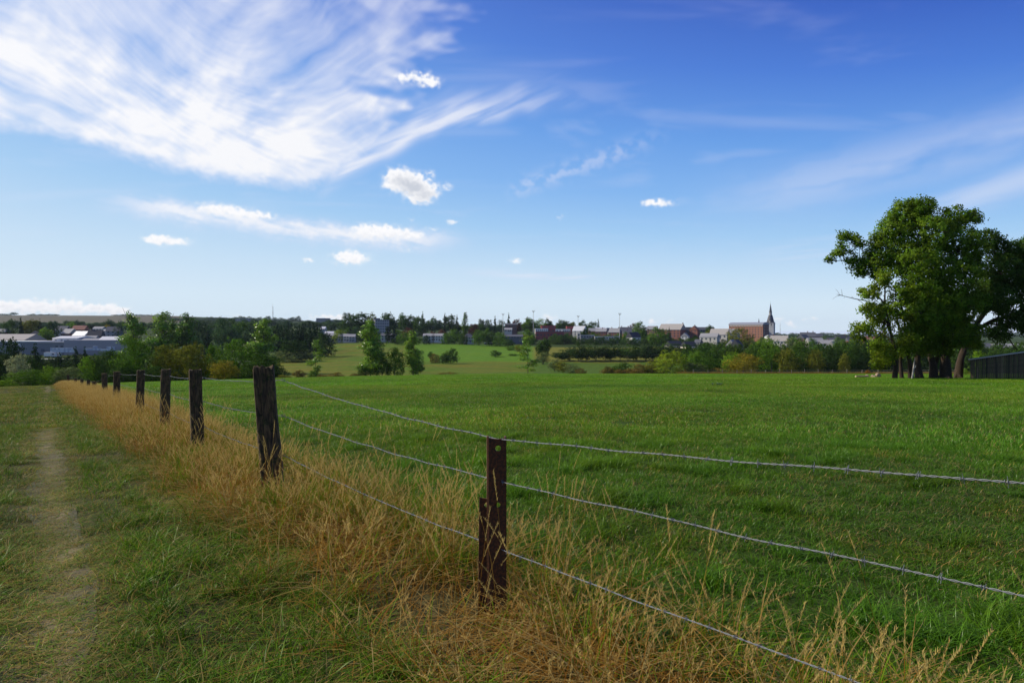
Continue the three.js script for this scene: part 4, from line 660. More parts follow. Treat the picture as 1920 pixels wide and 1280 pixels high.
// a house seen at column px with its ridge at row py; width, depth, wall and roof heights in metres
function house(px, d, py, w, dep, wall, roof, turn, paint, cover, label, o = {}) {
  const x = sideAt(px, py, d), ridge = heightAt(px, py, d), base = ridge - roof - wall, low = Math.min(base, H(x, -d)) - 2, g = thing(o.name || 'house', label, o.category || 'house', x, base, -d, turn * Math.PI / 180, o.group);
  const wg = [boxAt(-w / 2, w / 2, low - base, wall, -dep / 2, dep / 2)];
  mesh('wall', roof > .6 && !o.hip ? mergeGeometries([wg[0].toNonIndexed(), gableGeo(w - .02, dep - .02, roof - .05).translate(0, wall, 0)].map((q) => { const n = q.index ? q.toNonIndexed() : q; for (const k in n.attributes) if (k !== 'position' && k !== 'normal') n.deleteAttribute(k); return n; })) : wg[0], PAINT[paint], g);
  if (o.gable) { const e = mesh('gable_wall', boxAt(-.03, .03, 0, wall, -dep / 2 + .2, dep / 2 - .2), PAINT[o.gable], g, (o.gableSide || 1) * (w / 2 + .03), 0, 0); e.userData.label = 'gable wall of another colour'; }
  let rf;
  if (roof > .6) rf = mesh('roof', roofGeo(w, dep, roof, o.hip || 0), PAINT[cover], g, 0, wall + .02, 0);
  else rf = mesh('roof', boxAt(-w / 2 - .2, w / 2 + .2, 0, Math.max(.3, roof), -dep / 2 - .2, dep / 2 + .2), PAINT[cover], g, 0, wall + .003, 0);
  (o.chimneys || []).forEach((f) => { mesh('chimney', boxAt(-.45, .45, -.8, 1.5, -.45, .45), PAINT[o.chimneyPaint || 'darkbrick'], rf, f * w / 2, roof - .2, -.3); });
  (o.dormers || []).forEach((f) => { const q = mesh('dormer', boxAt(-1, 1, 0, 1.6, 0, 2.2), PAINT.white, rf, f * w / 2, roof * .22, dep * .16); mesh('window', boxAt(-.6, .6, .3, 1.2, 0, .06), PAINT.glass, q, 0, 0, 2.2); });
  const [cols, rows] = o.win || [Math.max(1, Math.round(w / 3.2)), Math.max(1, Math.round(wall / 3))];
  const pane = new THREE.BoxGeometry(Math.min(1.5, w / cols * .5), Math.min(1.6, wall / rows * .5), .08);
  for (let r = 0; r < rows; r++) for (let c = 0; c < cols; c++) mesh('window', pane, PAINT.glass, g, ((c + .5) / cols - .5) * (w - .6), wall * (r + .58) / rows, dep / 2 + .03);
  if (Math.abs(turn) > 15) { const s = turn > 0 ? -1 : 1, n = o.endWin ?? 2; for (let r = 0; r < rows; r++) for (let c = 0; c < n; c++) mesh('window', boxAt(-.04, .04, -.7, .7, -.5, .5), PAINT.glass, g, s * (w / 2 + .03 + (o.gable ? .04 : 0)), wall * (r + .58) / rows, ((c + .5) / n - .5) * (dep - 1)); }
  if (o.door !== 0) mesh('door', boxAt(-.5, .5, 0, 2.1, 0, .09), PAINT.dim, g, w * .12, 0, dep / 2);
  return g;
}
const H2 = (px, d, py, wpx, ...r) => house(px, d, py, wpx * d / FPX, ...r);
// town below the brown hill
H2(6, 640, 616, 18, 9, 3.5, 3, 0, 'darkbrick', 'slatelight', 'low house with a rounded grey roof at the very left edge', { hip: .4 });
H2(66, 600, 620, 17, 8.5, 3.6, 3.4, 25, 'white', 'black', 'white house with a dark pyramid roof above the factory', { hip: .8 });
H2(130, 640, 616, 24, 9, 3.2, 4.2, -22, 'darkbrick', 'slatelight', 'brick house with a pale grey slope and a chimney, left of the white house', { chimneys: [.1] });
H2(154, 620, 620.5, 30, 9, 3.2, 4, -18, 'white', 'tin', 'white house with a very light roof in the middle of the town', { chimneys: [-.1] });
H2(117, 720, 611, 22, 9, 3.5, 4, 0, 'pale', 'slate', 'grey house with a dark roof behind the brick one');
H2(150, 730, 610, 24, 9, 3.2, 4.2, 0, 'darkbrick', 'tile', 'house with a dark red roof behind the white one', { chimneys: [.5] });
H2(179, 600, 618, 24, 10, 3, 5.6, 10, 'darkbrick', 'black', 'brick house under a big navy black roof', { chimneys: [-.6] });
H2(186, 720, 612, 18, 8, 3.2, 2.2, 0, 'white', 'slatelight', 'small white house with a flat grey roof behind the navy roof');
H2(199, 640, 617, 9, 7, 4, 1.6, 0, 'white', 'slatelight', 'narrow white house beside the orange tinted tree', { win: [1, 2] });
H2(214, 640, 612, 24, 9, 6, 4, 12, 'stone', 'slate', 'grey stone house with a bay front left of the poplars', { win: [3, 2] });
H2(168, 560, 629, 28, 8, 3, 2.8, 0, 'dim', 'slatelight', 'dark shed with a low grey roof behind the factory wall', { name: 'shed', category: 'shed' });
// factory and its yard
const fac = { category: 'factory', door: 0 };
H2(20, 545, 626, 92, 26, 5, 4.6, 0, 'dim', 'asbestos', 'long hall with a broad worn grey roof at the far left', { name: 'factory_hall', ...fac, win: [12, 1] });
H2(138, 535, 630, 46, 22, 5, 1.4, 0, 'white', 'tin', 'low white hall with a nearly flat bright roof', { name: 'factory_hall', ...fac, win: [4, 1] });
H2(172, 530, 634, 34, 16, 4, 1.8, 0, 'grey', 'metal', 'low hall with a blue grey metal roof', { name: 'factory_hall', ...fac, win: [5, 1] });
H2(209, 525, 630.5, 34, 14, 5, 3.4, 0, 'grey', 'tin', 'factory hall with a bright sloping roof beside the left poplar', { name: 'factory_hall', ...fac, win: [3, 1] });
{
  const d = 500, k = d / FPX, x0 = sideAt(70, 650, d), y0 = heightAt(70, 664, d), m = (px) => sideAt(px, 650, d) - x0, hy = (py) => heightAt(100, py, d) - y0;
  const f = thing('factory', 'long low blue grey factory with a white roof edge and roof letters', 'factory', x0, y0, -d);
  mesh('wall', boxAt(m(-60), m(120), -4, hy(641.5), -30, 0), PAINT.metal, f); const w2 = mesh('wall', boxAt(m(120) + .01, m(226), -4, hy(637.5), -34, .5), std([.29, .275, .28], .8), f); w2.userData.label = 'paler taller section of the wall';
  const w3 = mesh('wall', boxAt(m(226) + .01, m(282), -4, hy(638.5), -34, .2), std([.32, .30, .30], .8), f); w3.userData.label = 'pale right end of the wall';
  mesh('roof_edge', boxAt(m(-60), m(68), hy(641.3), hy(639.3), -29, .3), PAINT.white, f); mesh('roof_edge', boxAt(m(68.2), m(101), hy(642.2), hy(641.2), -.5, .35), PAINT.cream, f); mesh('roof_edge', boxAt(m(102.5), m(120), hy(642.2), hy(641.2), -.5, .35), PAINT.pale, f);
  for (const px of [105.5, 115]) mesh('window', boxAt(m(px) - .9, m(px) + .9, hy(651), hy(648), 0, .06), PAINT.glass, f);
  for (const px of [80, 130, 268]) mesh('door', boxAt(m(px) - 1.3, m(px) + 1.3, hy(659), hy(654), .5, .6), PAINT.dim, f);
  // the sign on the wall: white board with red lettering, illegible at this distance
  const c = document.createElement('canvas'); c.width = 256; c.height = 64; const q = c.getContext('2d'); q.fillStyle = '#e8e6e2'; q.fillRect(0, 0, 256, 64); q.fillStyle = '#b01828'; q.font = 'bold italic 44px sans-serif'; q.fillText('Clossmar', 16, 47); q.fillStyle = '#c9c9d6'; q.fillRect(0, 56, 256, 8);
  const ct = new THREE.CanvasTexture(c); ct.colorSpace = THREE.SRGBColorSpace;
  const s = mesh('sign_board', new THREE.PlaneGeometry(m(38.5) - m(19), hy(644.2) - hy(648.6)), new THREE.MeshStandardMaterial({ map: ct, roughness: .7 }), f, (m(19) + m(38.5)) / 2, (hy(644.2) + hy(648.6)) / 2, .08); s.userData.label = 'white sign with red lettering';
}
{
  // letters that stand on the factory roof, seen from their back
  const d = 500, font = await new (await import('three/addons/loaders/FontLoader.js')).FontLoader().loadAsync('fonts/droid/droid_sans_bold.typeface.json'), { TextGeometry } = await import('three/addons/geometries/TextGeometry.js');
  const g = thing('roof_letters', 'white letters standing on the factory roof, seen mirrored from behind', 'sign', sideAt(98, 640, d), heightAt(98, 641.2, d), -d - 3), word = 'dOdelmoo', wid = (sideAt(118, 640, d) - sideAt(75, 640, d));
  let x = 0; for (const ch of word) { const t = new TextGeometry(ch, { font, size: 1.25, depth: .25, curveSegments: 3 }); t.computeBoundingBox(); const w = t.boundingBox.max.x - t.boundingBox.min.x; const o = mesh('letter', t.rotateY(Math.PI), PAINT.frame, g, wid / 2 - x, 0, 0); x += w + .25; }
}
H2(-30, 540, 632, 30, 20, 5, 1, 0, 'grey', 'tin', 'flat roofed hall beyond the left edge', { name: 'factory_hall', ...fac, win: [4, 1] });
{
  // yard: stacked white pallets and two lorries
  const PALE = [std([.62, .63, .66], .7), std([.42, .43, .50], .7), std([.55, .56, .55], .7)], R = rand(77), group = 'white wrapped pallets stacked in the factory yard'; let first;
  const bx = new THREE.BoxGeometry(1.25, 1.5, 1.2), film = new THREE.BoxGeometry(1.27, .12, 1.22);
  const put = (px, d, py, n) => { for (let k = 0; k < n; k++) { const x = sideAt(px, py, d), y = heightAt(px, py, d) + k * 1.64; const t = thing('pallet_stack', 'white wrapped pallet load in the stacks before the factory wall', 'pallet', x, y, -d, .1 * R(), group); mesh('load', bx, PALE[(R() * 3) | 0], t, 0, .89, 0); mesh('wrap_top', film, PAINT.white, t, 0, 1.64 - .06, 0); mesh('pallet', new THREE.BoxGeometry(1.2, .13, 1.2), PAINT.asbestos, t, 0, .067, 0); } };
  for (let px = 96; px < 141; px += 3.6) put(px, 488, 660.5, 2);
  for (let px = 161; px < 214; px += 3.7) put(px, 490, 657 + (px > 190 ? 1 : 0), R() < .5 ? 1 : 2);
  const lorry = (px, d, py, len, body, label) => { const t = thing('lorry', label, 'lorry', sideAt(px, py, d), heightAt(px, py, d), -d); mesh('cargo_box', boxAt(-len / 2, len / 2 - 2.4, .9, 3.5, -1.2, 1.2), body, t); mesh('cab', boxAt(len / 2 - 2.2, len / 2, .6, 3.1, -1.15, 1.15), PAINT.white, t); mesh('windscreen', boxAt(len / 2 - 1.9, len / 2 - .5, 1.8, 2.7, 1.15, 1.19), PAINT.glass, t); for (const x of [-len / 2 + 1, -len / 2 + 2.2, len / 2 - 1]) for (const z of [-1, 1]) mesh('wheel', new THREE.CylinderGeometry(.5, .5, .3, 14).rotateX(Math.PI / 2), PAINT.black, t, x, .5, z); };
  lorry(94, 462, 670, 7.5, PAINT.white, 'white lorry parked in the yard, farthest left of the two'); lorry(104, 466, 670, 6, PAINT.dim, 'dark sided lorry parked right of the white one');
  const road = mesh('yard_road', boxAt(sideAt(70, 672, 450), sideAt(125, 672, 450), 0, .3, -4, 4), PAINT.asbestos, scene, 0, heightAt(100, 673.4, 450), -450); tag(road, 'pale concrete strip of the factory yard', null, null, 'structure');
}
// middle: terrace, flats, white houses
for (let i = 0; i < 5; i++) H2(619 + i * 10.4, 700 - i * 5, 624 + i * .55, 11, 9, 5.2, 2.4, 6, i % 2 ? 'pale' : 'grey', 'slatelight', ['leftmost house of the grey terrace, nearest the yellow green tree', 'second house of the grey terrace with a light roof', 'middle house of the grey terrace', 'fourth house of the grey terrace', 'rightmost house of the terrace, left of the tall poplar'][i], { win: [2, 2], chimneys: i % 2 ? [.3] : [], name: 'terraced_house' });
H2(618, 760, 621, 16, 9, 4, 2.5, 0, 'cream', 'tin', 'house with a bright roof behind the terrace');
H2(728, 690, 624.5, 26, 9, 5.4, 2.2, 0, 'pale', 'slate', 'grey house below the flats, right of the tall poplar', { win: [4, 2] });
H2(715, 860, 599, 26, 14, 17, .4, 18, 'stone', 'slate', 'grey block of flats with a flat roof behind the tall poplar', { name: 'apartment_block', category: 'apartment block', win: [6, 5], endWin: 3, gable: 'pale', gableSide: -1 });
H2(706, 862, 596.5, 12, 10, 19, .4, 18, 'metal', 'slate', 'dark stair tower of the grey block of flats', { name: 'stair_tower', category: 'tower', win: [1, 6] });
H2(804, 690, 625, 20, 9, 5.4, 2.2, 0, 'pale', 'slatelight', 'long pale house left of the round tree', { win: [4, 2] }); H2(822, 690, 625, 20, 9, 5.4, 2.2, 0, 'cream', 'slatelight', 'long cream house adjoining the pale one', { win: [4, 2] });
H2(878, 660, 625.5, 16, 8.5, 5, 3.2, 20, 'cream', 'slate', 'small cream house with a hipped roof in the garden hedge', { hip: .5, win: [3, 2], chimneys: [.2] });
H2(606, 2150, 596.5, 22, 30, 12, .5, 0, 'metal', 'slatelight', 'tall part of the hazy building on the far ridge', { name: 'ridge_building', category: 'building', win: [6, 3], door: 0 }); H2(620, 2200, 599.5, 44, 30, 9, .5, 0, 'metal', 'slatelight', 'long low wing of the hazy building on the far ridge', { name: 'ridge_building', category: 'building', win: [10, 2], door: 0 }); H2(455, 2250, 597.5, 22, 30, 7, .5, 0, 'metal', 'slatelight', 'low hazy building on the ridge left of the radio mast', { name: 'ridge_building', category: 'building', win: [5, 1], door: 0 });
H2(606, 800, 612, 9, 8, 3, 2.5, 0, 'grey', 'tin', 'tiny bright roof between wood and flats');
// the red school with its white bands
const sch = { category: 'school', door: 0 };
H2(1030, 800, 621, 52, 24, 9, .4, 0, 'red', 'dim', 'long dark red hall of the school', { name: 'school_hall', ...sch, win: [8, 1] });
H2(1015, 803, 615.5, 24, 14, 4.5, .4, 0, 'white', 'pale', 'white glazed floor on the left of the school', { name: 'school_wing', ...sch, win: [6, 1] });
H2(1028, 806, 610, 27, 14, 8, .4, 0, 'red', 'red', 'raised crimson block of the school', { name: 'school_block', ...sch, win: [3, 2] });
H2(1047, 803, 616.5, 12, 12, 4.5, .4, 0, 'white', 'pale', 'short white floor right of the crimson block', { name: 'school_wing', ...sch, win: [2, 1] });
H2(1061, 801, 616.5, 15, 12, 4.5, .4, 0, 'white', 'pale', 'white floor above the orange wall', { name: 'school_wing', ...sch, win: [4, 1] }); H2(1062, 798, 621.3, 14, 10, 7, .4, 0, 'orange', 'dim', 'orange brick wall of the school in the sun', { name: 'school_wing', ...sch, win: [1, 1] });
H2(1069, 806, 611.5, 14, 12, 7.5, .4, 0, 'red', 'red', 'dark red right block of the school', { name: 'school_block', ...sch, win: [2, 1] }); H2(1077, 795, 621.5, 16, 10, 8, .4, 0, 'darkbrick', 'dim', 'open brick bay with pale posts at the right of the school', { name: 'school_wing', ...sch, win: [3, 1] });
H2(958, 880, 606, 22, 10, 8, 1.6, 0, 'darkbrick', 'slate', 'old brick villa under the stout fir', { win: [4, 2], chimneys: [-.3, .5] }); H2(953, 830, 614.5, 14, 9, 3, 2, 0, 'pale', 'slatelight', 'house with a light roof below the brick villa'); H2(963, 690, 627, 34, 9, 2.6, 1.8, 0, 'dim', 'slate', 'long low dark roof in the garden trees', { name: 'barn', category: 'barn' });
H2(916, 660, 642, 16, 5, 2, .5, 0, 'dim', 'tin', 'low shelter at the end of the green strips', { name: 'shelter', category: 'shelter', door: 0 });
// houses of the ridge, left to right
H2(1087, 790, 611, 22, 11, 5.6, 5.4, -28, 'pale', 'tin', 'grey gabled house with a bright roof right of the school', { win: [2, 2], gable: 'grey' });
H2(1113, 850, 615, 18, 9, 4, 3.6, 0, 'brick', 'slatelight', 'brick house with a grey roof behind the ball shaped tree'); H2(1128, 840, 616, 20, 9, 4, 3.4, -20, 'brick', 'slatelight', 'brick house with a long roof in the ridge row', { chimneys: [.2] });
H2(1126, 900, 613.5, 18, 9, 4, 3, 0, 'cream', 'tin', 'house with a bright roof on the ridge'); H2(1141, 850, 614.5, 18, 9, 5, 4.2, 62, 'white', 'slate', 'white gable house on the ridge', { win: [2, 1] }); H2(1153, 820, 615, 20, 9, 5.6, 4.8, -25, 'brick', 'slatelight', 'red brick house with a grey roof left of the tall floodlight', { chimneys: [-.6] });
H2(1172, 850, 613, 24, 10, 5, 4.4, 0, 'darkbrick', 'slate', 'dark brick house behind the tall floodlight', { chimneys: [.5, -.5] }); H2(1178, 810, 619, 20, 10, 5, 4, 0, 'brick', 'slate', 'brick house with a wide slate roof above the gate house', { chimneys: [-.2] }); H2(1190, 870, 613.5, 22, 10, 5, 4.4, 0, 'pale', 'slatelight', 'pale house with a large grey slope on the ridge');
H2(1188, 720, 622.5, 24, 9, 4.4, 5.2, 38, 'white', 'black', 'white gabled house with a steep black roof by the hedge', { win: [2, 1], endWin: 1 });
H2(1138, 730, 630.5, 46, 5, 3, .4, 0, 'pale', 'tin', 'long low pale sports building behind the hedge', { name: 'sports_building', category: 'sports building', win: [9, 1] }); H2(1101, 740, 628, 26, 7, 3.4, .4, 0, 'metal', 'tin', 'dark glazed stand beside the school', { name: 'sports_stand', category: 'sports building', win: [5, 1] }); H2(1085, 745, 624.5, 6, 4, 7, .4, 0, 'pale', 'pale', 'small pale tower beside the stand', { name: 'score_tower', category: 'tower', win: [1, 2] });
H2(1215, 860, 613, 26, 10, 5, 4, 0, 'brick', 'slatelight', 'wide grey roof left of the big brick gable', { chimneys: [.6] }); H2(1224, 840, 611, 18, 10, 5, 4, -20, 'orange', 'slatelight', 'brick house peeping out left of the big gable');
H2(1261, 770, 607, 42, 22, 9, 6.5, -32, 'brick', 'asbestos', 'large brick gable building with a broad brown grey roof', { name: 'brick_hall', category: 'building', win: [6, 3], endWin: 4, chimneys: [.95] });
H2(1291, 775, 613, 22, 10, 6, 5.4, 0, 'darkbrick', 'black', 'dark roofed brick house right of the big gable', { win: [4, 2] }); H2(1303, 770, 611, 13, 9, 9, 4, 55, 'brick', 'tile', 'narrow house with a red tiled roof', { win: [2, 2], chimneys: [.3] }); H2(1316, 800, 613, 20, 9, 6, 3, 0, 'dim', 'slate', 'dark house with blue windows on the ridge', { win: [4, 2] }); H2(1331, 820, 614, 14, 9, 6, .5, 0, 'dim', 'slate', 'flat dark house beside the small skyline tree', { win: [3, 2] });
H2(1285, 735, 624, 10, 8, 3, 3.5, 60, 'white', 'slatelight', 'small white gabled annex in front of the dark roofs', { win: [1, 1] });
H2(1350, 700, 616, 32, 14, 4.6, 6, -30, 'cream', 'asbestos', 'barn with a large pale roof and a row of cream openings', { name: 'barn', category: 'barn', win: [4, 1], gable: 'grey' }); H2(1331, 680, 624.5, 32, 12, 4.6, 3.6, -30, 'cream', 'slatelight', 'lower barn with a grey roof, front left of the large barn', { name: 'barn', category: 'barn', win: [4, 1] }); H2(1372, 740, 616, 26, 12, 5, 4.5, 0, 'grey', 'asbestos', 'rear wing with a grey roof behind the large barn', { name: 'barn', category: 'barn' });
H2(1264, 640, 639, 30, 9, 4.2, 4.2, 30, 'cream', 'black', 'low house with a navy roof and pale gable, left of its pair', { endWin: 1 }); H2(1292, 635, 640, 26, 9, 4.2, 4.4, 30, 'cream', 'black', 'right one of the pair with navy roofs and pale gables', { endWin: 1 }); H2(1310, 650, 636, 12, 7, 3, 3, -40, 'grey', 'slate', 'small steep roof right of the navy roofs');
H2(1373, 610, 636.5, 18, 9, 3, 5.2, 55, 'asbestos', 'slatelight', 'steep grey roof with a sunlit side below the autumn tree', { endWin: 1 }); H2(1382, 606, 636.5, 18, 9, 3, 5.2, 50, 'asbestos', 'black', 'twin steep dark roof beside the sunlit one', { endWin: 1 });
// the brick convent: a long storeyed block with a rounded grey roof and a turret
{
  const d = 800, g = (() => { const x = sideAt(1404, 620, d), y = heightAt(1404, 634, d); return thing('convent', 'long five storey brick building with a rounded grey roof before the church', 'building', x, y, -d, -.8); })(), w = 42, dep = 15, h = 15.6;
  mesh('wall', boxAt(-w / 2, w / 2, -14, h, -dep / 2, dep / 2), std([.30, .135, .082], .9), g); const e = mesh('end_wall', boxAt(0, .08, -14, h - .02, -dep / 2 + .02, dep / 2 - .02), PAINT.darkbrick, g, w / 2, 0, 0); e.userData.label = 'dark brick end wall';
  const s = new THREE.Shape(); s.moveTo(-dep / 2 - .4, 0); s.absellipse(0, 0, dep / 2 + .4, 3.0, Math.PI, 0, true); s.lineTo(-dep / 2 - .4, 0);
  const rf = mesh('roof', new THREE.ExtrudeGeometry(s, { depth: w + .8, bevelEnabled: false, curveSegments: 14 }).rotateY(Math.PI / 2).translate(-w / 2 - .4, h + .01, 0), std([.20, .21, .24], .6), g);
  mesh('turret', new THREE.CylinderGeometry(.06, .9, 5.5, 8), PAINT.slate, rf, w * .3, h + 5, 0); mesh('cornice', boxAt(-w / 2 - .2, w / 2 + .2, -.9, -.5, dep / 2, dep / 2 + .25), PAINT.pale, g, 0, h, 0);
  const win = boxAt(-.55, .55, -.8, .8, 0, .08); for (let r = 0; r < 5; r++) for (let c = 0; c < 13; c++) mesh('window', win, PAINT.glass, g, -w / 2 + 2.2 + c * 3.45, 1.6 + r * 2.95, dep / 2 + .003);
  for (let c = 0; c < 12; c++) mesh('dentil', boxAt(-.5, .5, -.7, 0, 0, .3), PAINT.white, g, -w / 2 + 3 + c * 3.4, h - .9, dep / 2 + .003);
  for (let r = 0; r < 4; r++) for (let c = 0; c < 2; c++) mesh('window', boxAt(0, .06, -.6, .6, -.4, .4), PAINT.pale, g, w / 2 + .09, 3 + r * 3.4, -3 + c * 6);
}
// the church: square stone tower, flared slate spire with a lantern gallery
{
  const d = 880, k = d / FPX, x = sideAt(1445, 620, d), y = heightAt(1445, 630, d), hy = (py) => heightAt(1445, py, d) - y, g = thing('church', 'church with a pale stone tower and a slender two stage slate spire', 'church', x, y, -d, -.55), W = 12.6 * k / 1.38 * 1.55;
  mesh('tower', boxAt(-W / 2, W / 2, -20, hy(606), -W / 2, W / 2), std([.40, .39, .385], .9), g); mesh('cornice', boxAt(-W / 2 - .3, W / 2 + .3, hy(606), hy(605.4), -W / 2 - .3, W / 2 + .3), PAINT.pale, g); mesh('string_course', boxAt(-W / 2 - .12, W / 2 + .12, hy(612), hy(611.6), -W / 2 - .12, W / 2 + .12), PAINT.stone, g);
  const sl = std([.045, .047, .06], .6), seg = (name, py0, r0, py1, r1, sides, m, parent = g, rot = 0) => mesh(name, new THREE.CylinderGeometry(r1, r0, hy(py1) - hy(py0), sides).rotateY(rot), m, parent, 0, (hy(py0) + hy(py1)) / 2, 0), R2 = W / 2 * 1.414;
  seg('spire_foot', 605.4, R2 + .3, 602.2, R2 * .72, 4, sl, g, Math.PI / 4); seg('spire_lower', 602.2, R2 * .66, 591, R2 * .36, 8, sl, g, Math.PI / 8); seg('gallery', 591, R2 * .38, 590.3, R2 * .40, 8, PAINT.pale, g, Math.PI / 8); seg('lantern', 590.3, R2 * .27, 586, R2 * .27, 8, PAINT.stone, g, Math.PI / 8); seg('gallery', 586, R2 * .34, 585.4, R2 * .34, 8, PAINT.pale, g, Math.PI / 8); seg('spire_upper', 585.4, R2 * .27, 568.5, .08, 8, sl, g, Math.PI / 8); mesh('weather_cross', mergeGeometries([boxAt(-.06, .06, 0, 2.2, -.06, .06), boxAt(-.5, .5, 1.3, 1.45, -.05, .05)]), PAINT.dim, g, 0, hy(568.6), 0);
  for (const s of [-1, 1]) { mesh('belfry_window', boxAt(-.5, .5, -1.1, 1.1, 0, .08), PAINT.black, g, s * W * .2, hy(608.6), W / 2); const q = mesh('belfry_window', boxAt(0, .08, -1.1, 1.1, -.5, .5), PAINT.black, g, W / 2, hy(608.6), s * W * .2); const q2 = mesh('belfry_window', boxAt(-.08, 0, -1.1, 1.1, -.5, .5), PAINT.black, g, -W / 2, hy(608.6), s * W * .2); }
  for (const s of [-1, 1]) mesh('dormer', boxAt(-.5, .5, 0, 1.3, -.5, .6), PAINT.white, g, s < 0 ? 0 : W * .4, hy(604), s < 0 ? W * .42 : 0);
  mesh('nave_roof', roofGeo(20, 12, 7, .3), PAINT.black, g, -13, hy(624), 6); mesh('nave_wall', boxAt(-23, -3, -12, hy(624) - .02, .2, 11.8), PAINT.stone, g);
}
H2(1441, 700, 628, 10, 9, 2, 2.4, 0, 'white', 'tin', 'small bright dome roofed greenhouse under the church', { name: 'greenhouse', category: 'greenhouse', hip: .6 });
// town right of the church
H2(1462, 640, 629, 30, 11, 4, 5, -30, 'cream', 'asbestos', 'brick gabled house with a pale roof below the church', { gable: 'brick', chimneys: [-.7] }); H2(1450, 690, 627, 16, 9, 4, 3, 0, 'cream', 'slate', 'house with dark dormers behind the pale roof');
H2(1515, 760, 623, 26, 10, 5, 4.6, -20, 'darkbrick', 'slate', 'dark brick house with a tall roof right of the church', { chimneys: [0, .7] }); H2(1507, 730, 627, 18, 9, 4, 4, 35, 'darkbrick', 'slate', 'dark gabled house in front of the tall roofed one'); H2(1532, 770, 625, 18, 9, 4, 3.6, 0, 'brick', 'slate', 'brick house with a slate roof in the dense roofs');
H2(1528, 690, 633, 28, 9, 3.5, 3.6, 0, 'pale', 'slatelight', 'row house with light skylit roof, left of the bright roofs'); H2(1550, 685, 637, 26, 9, 3.5, 3.6, -15, 'cream', 'slatelight', 'bright roof in the middle of the dense roofs', { chimneys: [.3] }); H2(1560, 720, 633, 26, 9, 4, 3.6, 0, 'darkbrick', 'slate', 'wide slate roof behind the bright ones'); H2(1563, 680, 640, 18, 9, 3.5, 4, 40, 'cream', 'slatelight', 'cream gable at the edge of the thicket');
H2(1580, 790, 628, 26, 9, 4, 4, 0, 'brick', 'black', 'red brick house with a black roof left of the ash trees', { chimneys: [.4] }); H2(1600, 760, 632, 24, 9, 4, 4, 0, 'brick', 'slate', 'brick house half hidden by the ash leaves'); H2(1632, 780, 630, 28, 9, 4, 3.6, 0, 'brick', 'tile', 'red roofed house behind the ash leaves');
H2(1833, 420, 643, 44, 12, 5, 3, 0, 'brick', 'slate', 'long brick house with a slate roof seen under the dark ash'); H2(1885, 430, 644, 50, 12, 5, 2.4, 0, 'brick', 'slatelight', 'brick house with a pale roof behind the shed', { win: [5, 1] }); H2(1805, 400, 672, 20, 9, 2.5, 3, 0, 'orange', 'slatelight', 'low house with a pale roof between trunk and shed');
// poles
function floodlight(px, d, py, foot, label) { const x = sideAt(px, py, d), y = heightAt(px, foot, d) - 3, h = heightAt(px, py, d) - y, t = thing('floodlight_mast', label, 'floodlight', x, y, -d, .5); mesh('mast', new THREE.CylinderGeometry(.16, .34, h, 10), PAINT.pale, t, 0, h / 2, 0); mesh('cross_arm', boxAt(-1.6, 1.6, -.12, .12, -.12, .12), PAINT.pale, t, 0, h - .4, 0); for (const s of [-1.3, -.45, .45, 1.3]) { const l = mesh('lamp_head', boxAt(-.35, .35, -.3, .3, -.2, .2), PAINT.dim, t, s, h - .05 - (Math.abs(s) < 1 ? 1.2 : 0), .3); l.rotation.x = .5; } }
floodlight(943, 820, 588, 618, 'floodlight mast above the brick villa, farthest left'); floodlight(1000, 780, 582.5, 618, 'tall floodlight mast left of the red school'); floodlight(1084, 820, 592, 622, 'floodlight mast above the right end of the school'); floodlight(1162, 730, 587.5, 634, 'nearest floodlight mast, before the town roofs');
{
  const lattice = (px, d, py, foot, w, label) => { const x = sideAt(px, py, d), y = heightAt(px, foot, d) - 4, h = heightAt(px, py, d) - y, t = thing('radio_mast', label, 'mast', x, y, -d), G = new Geo(), c = [1, 1, 1], P = (a, b, e) => new THREE.Vector3(a, b, e); for (const [a, b] of [[-w, -w], [w, -w], [0, w]]) tube(G, [P(a, 0, b), P(a * .5, h * .85, b * .5)], w * .16, 5); for (let i = 0; i < 24; i++) { const y1 = h * .85 * i / 24, y2 = h * .85 * (i + 1) / 24, q = 1 - .5 * i / 24; tube(G, [P(-w * q, y1, -w * q), P(w * q, y2, -w * q)], w * .1, 4); tube(G, [P(w * q, y1, -w * q), P(0, y2, w * q)], w * .1, 4); } mesh('lattice', G.build(), PAINT.grey, t); mesh('antenna', new THREE.CylinderGeometry(w * .1, w * .2, h * .17, 6), PAINT.pale, t, 0, h * .93, 0); mesh('dish_ring', new THREE.CylinderGeometry(w * 1.1, w * 1.1, w * 1.2, 10), PAINT.pale, t, 0, h * .5, 0); };
  lattice(511, 2000, 569, 600, 1.3, 'slim lattice radio mast on the far ridge'); lattice(1463.5, 1000, 604, 626, .45, 'small red and white antenna mast right of the church');
}
// ---------------------------------------------------------------- the ash trees and the shed at the right
const ashBark = (() => { const N = createNoise2D(rand(61)), w = 256, h = 512, d = new Uint8Array(w * h * 4); for (let y = 0; y < h; y++) for (let x = 0; x < w; x++) { const r = Math.abs(N(x * .08 + .7 * N(x * .02, y * .012), y * .016)), k = clamp(.35 + .9 * r + .15 * N(x * .3, y * .2), .15, 1); d.set([k * 165, k * 142, k * 112, 255], (y * w + x) * 4); } const t = new THREE.DataTexture(d, w, h); t.wrapS = t.wrapT = THREE.RepeatWrapping; t.magFilter = THREE.LinearFilter; t.colorSpace = THREE.SRGBColorSpace; t.needsUpdate = true; return t; })();
const ashWood = new THREE.MeshStandardMaterial({ color: rgb(.24, .205, .165), roughness: .95, map: ashBark, bumpMap: ashBark, bumpScale: .05 });
const ashLeaf = (c) => new THREE.MeshPhysicalMaterial({ color: rgb(...c), vertexColors: true, roughness: 1, transmission: .44, thickness: 0, clearcoat: .12, clearcoatRoughness: .35, side: THREE.DoubleSide, specularIntensity: 0 });
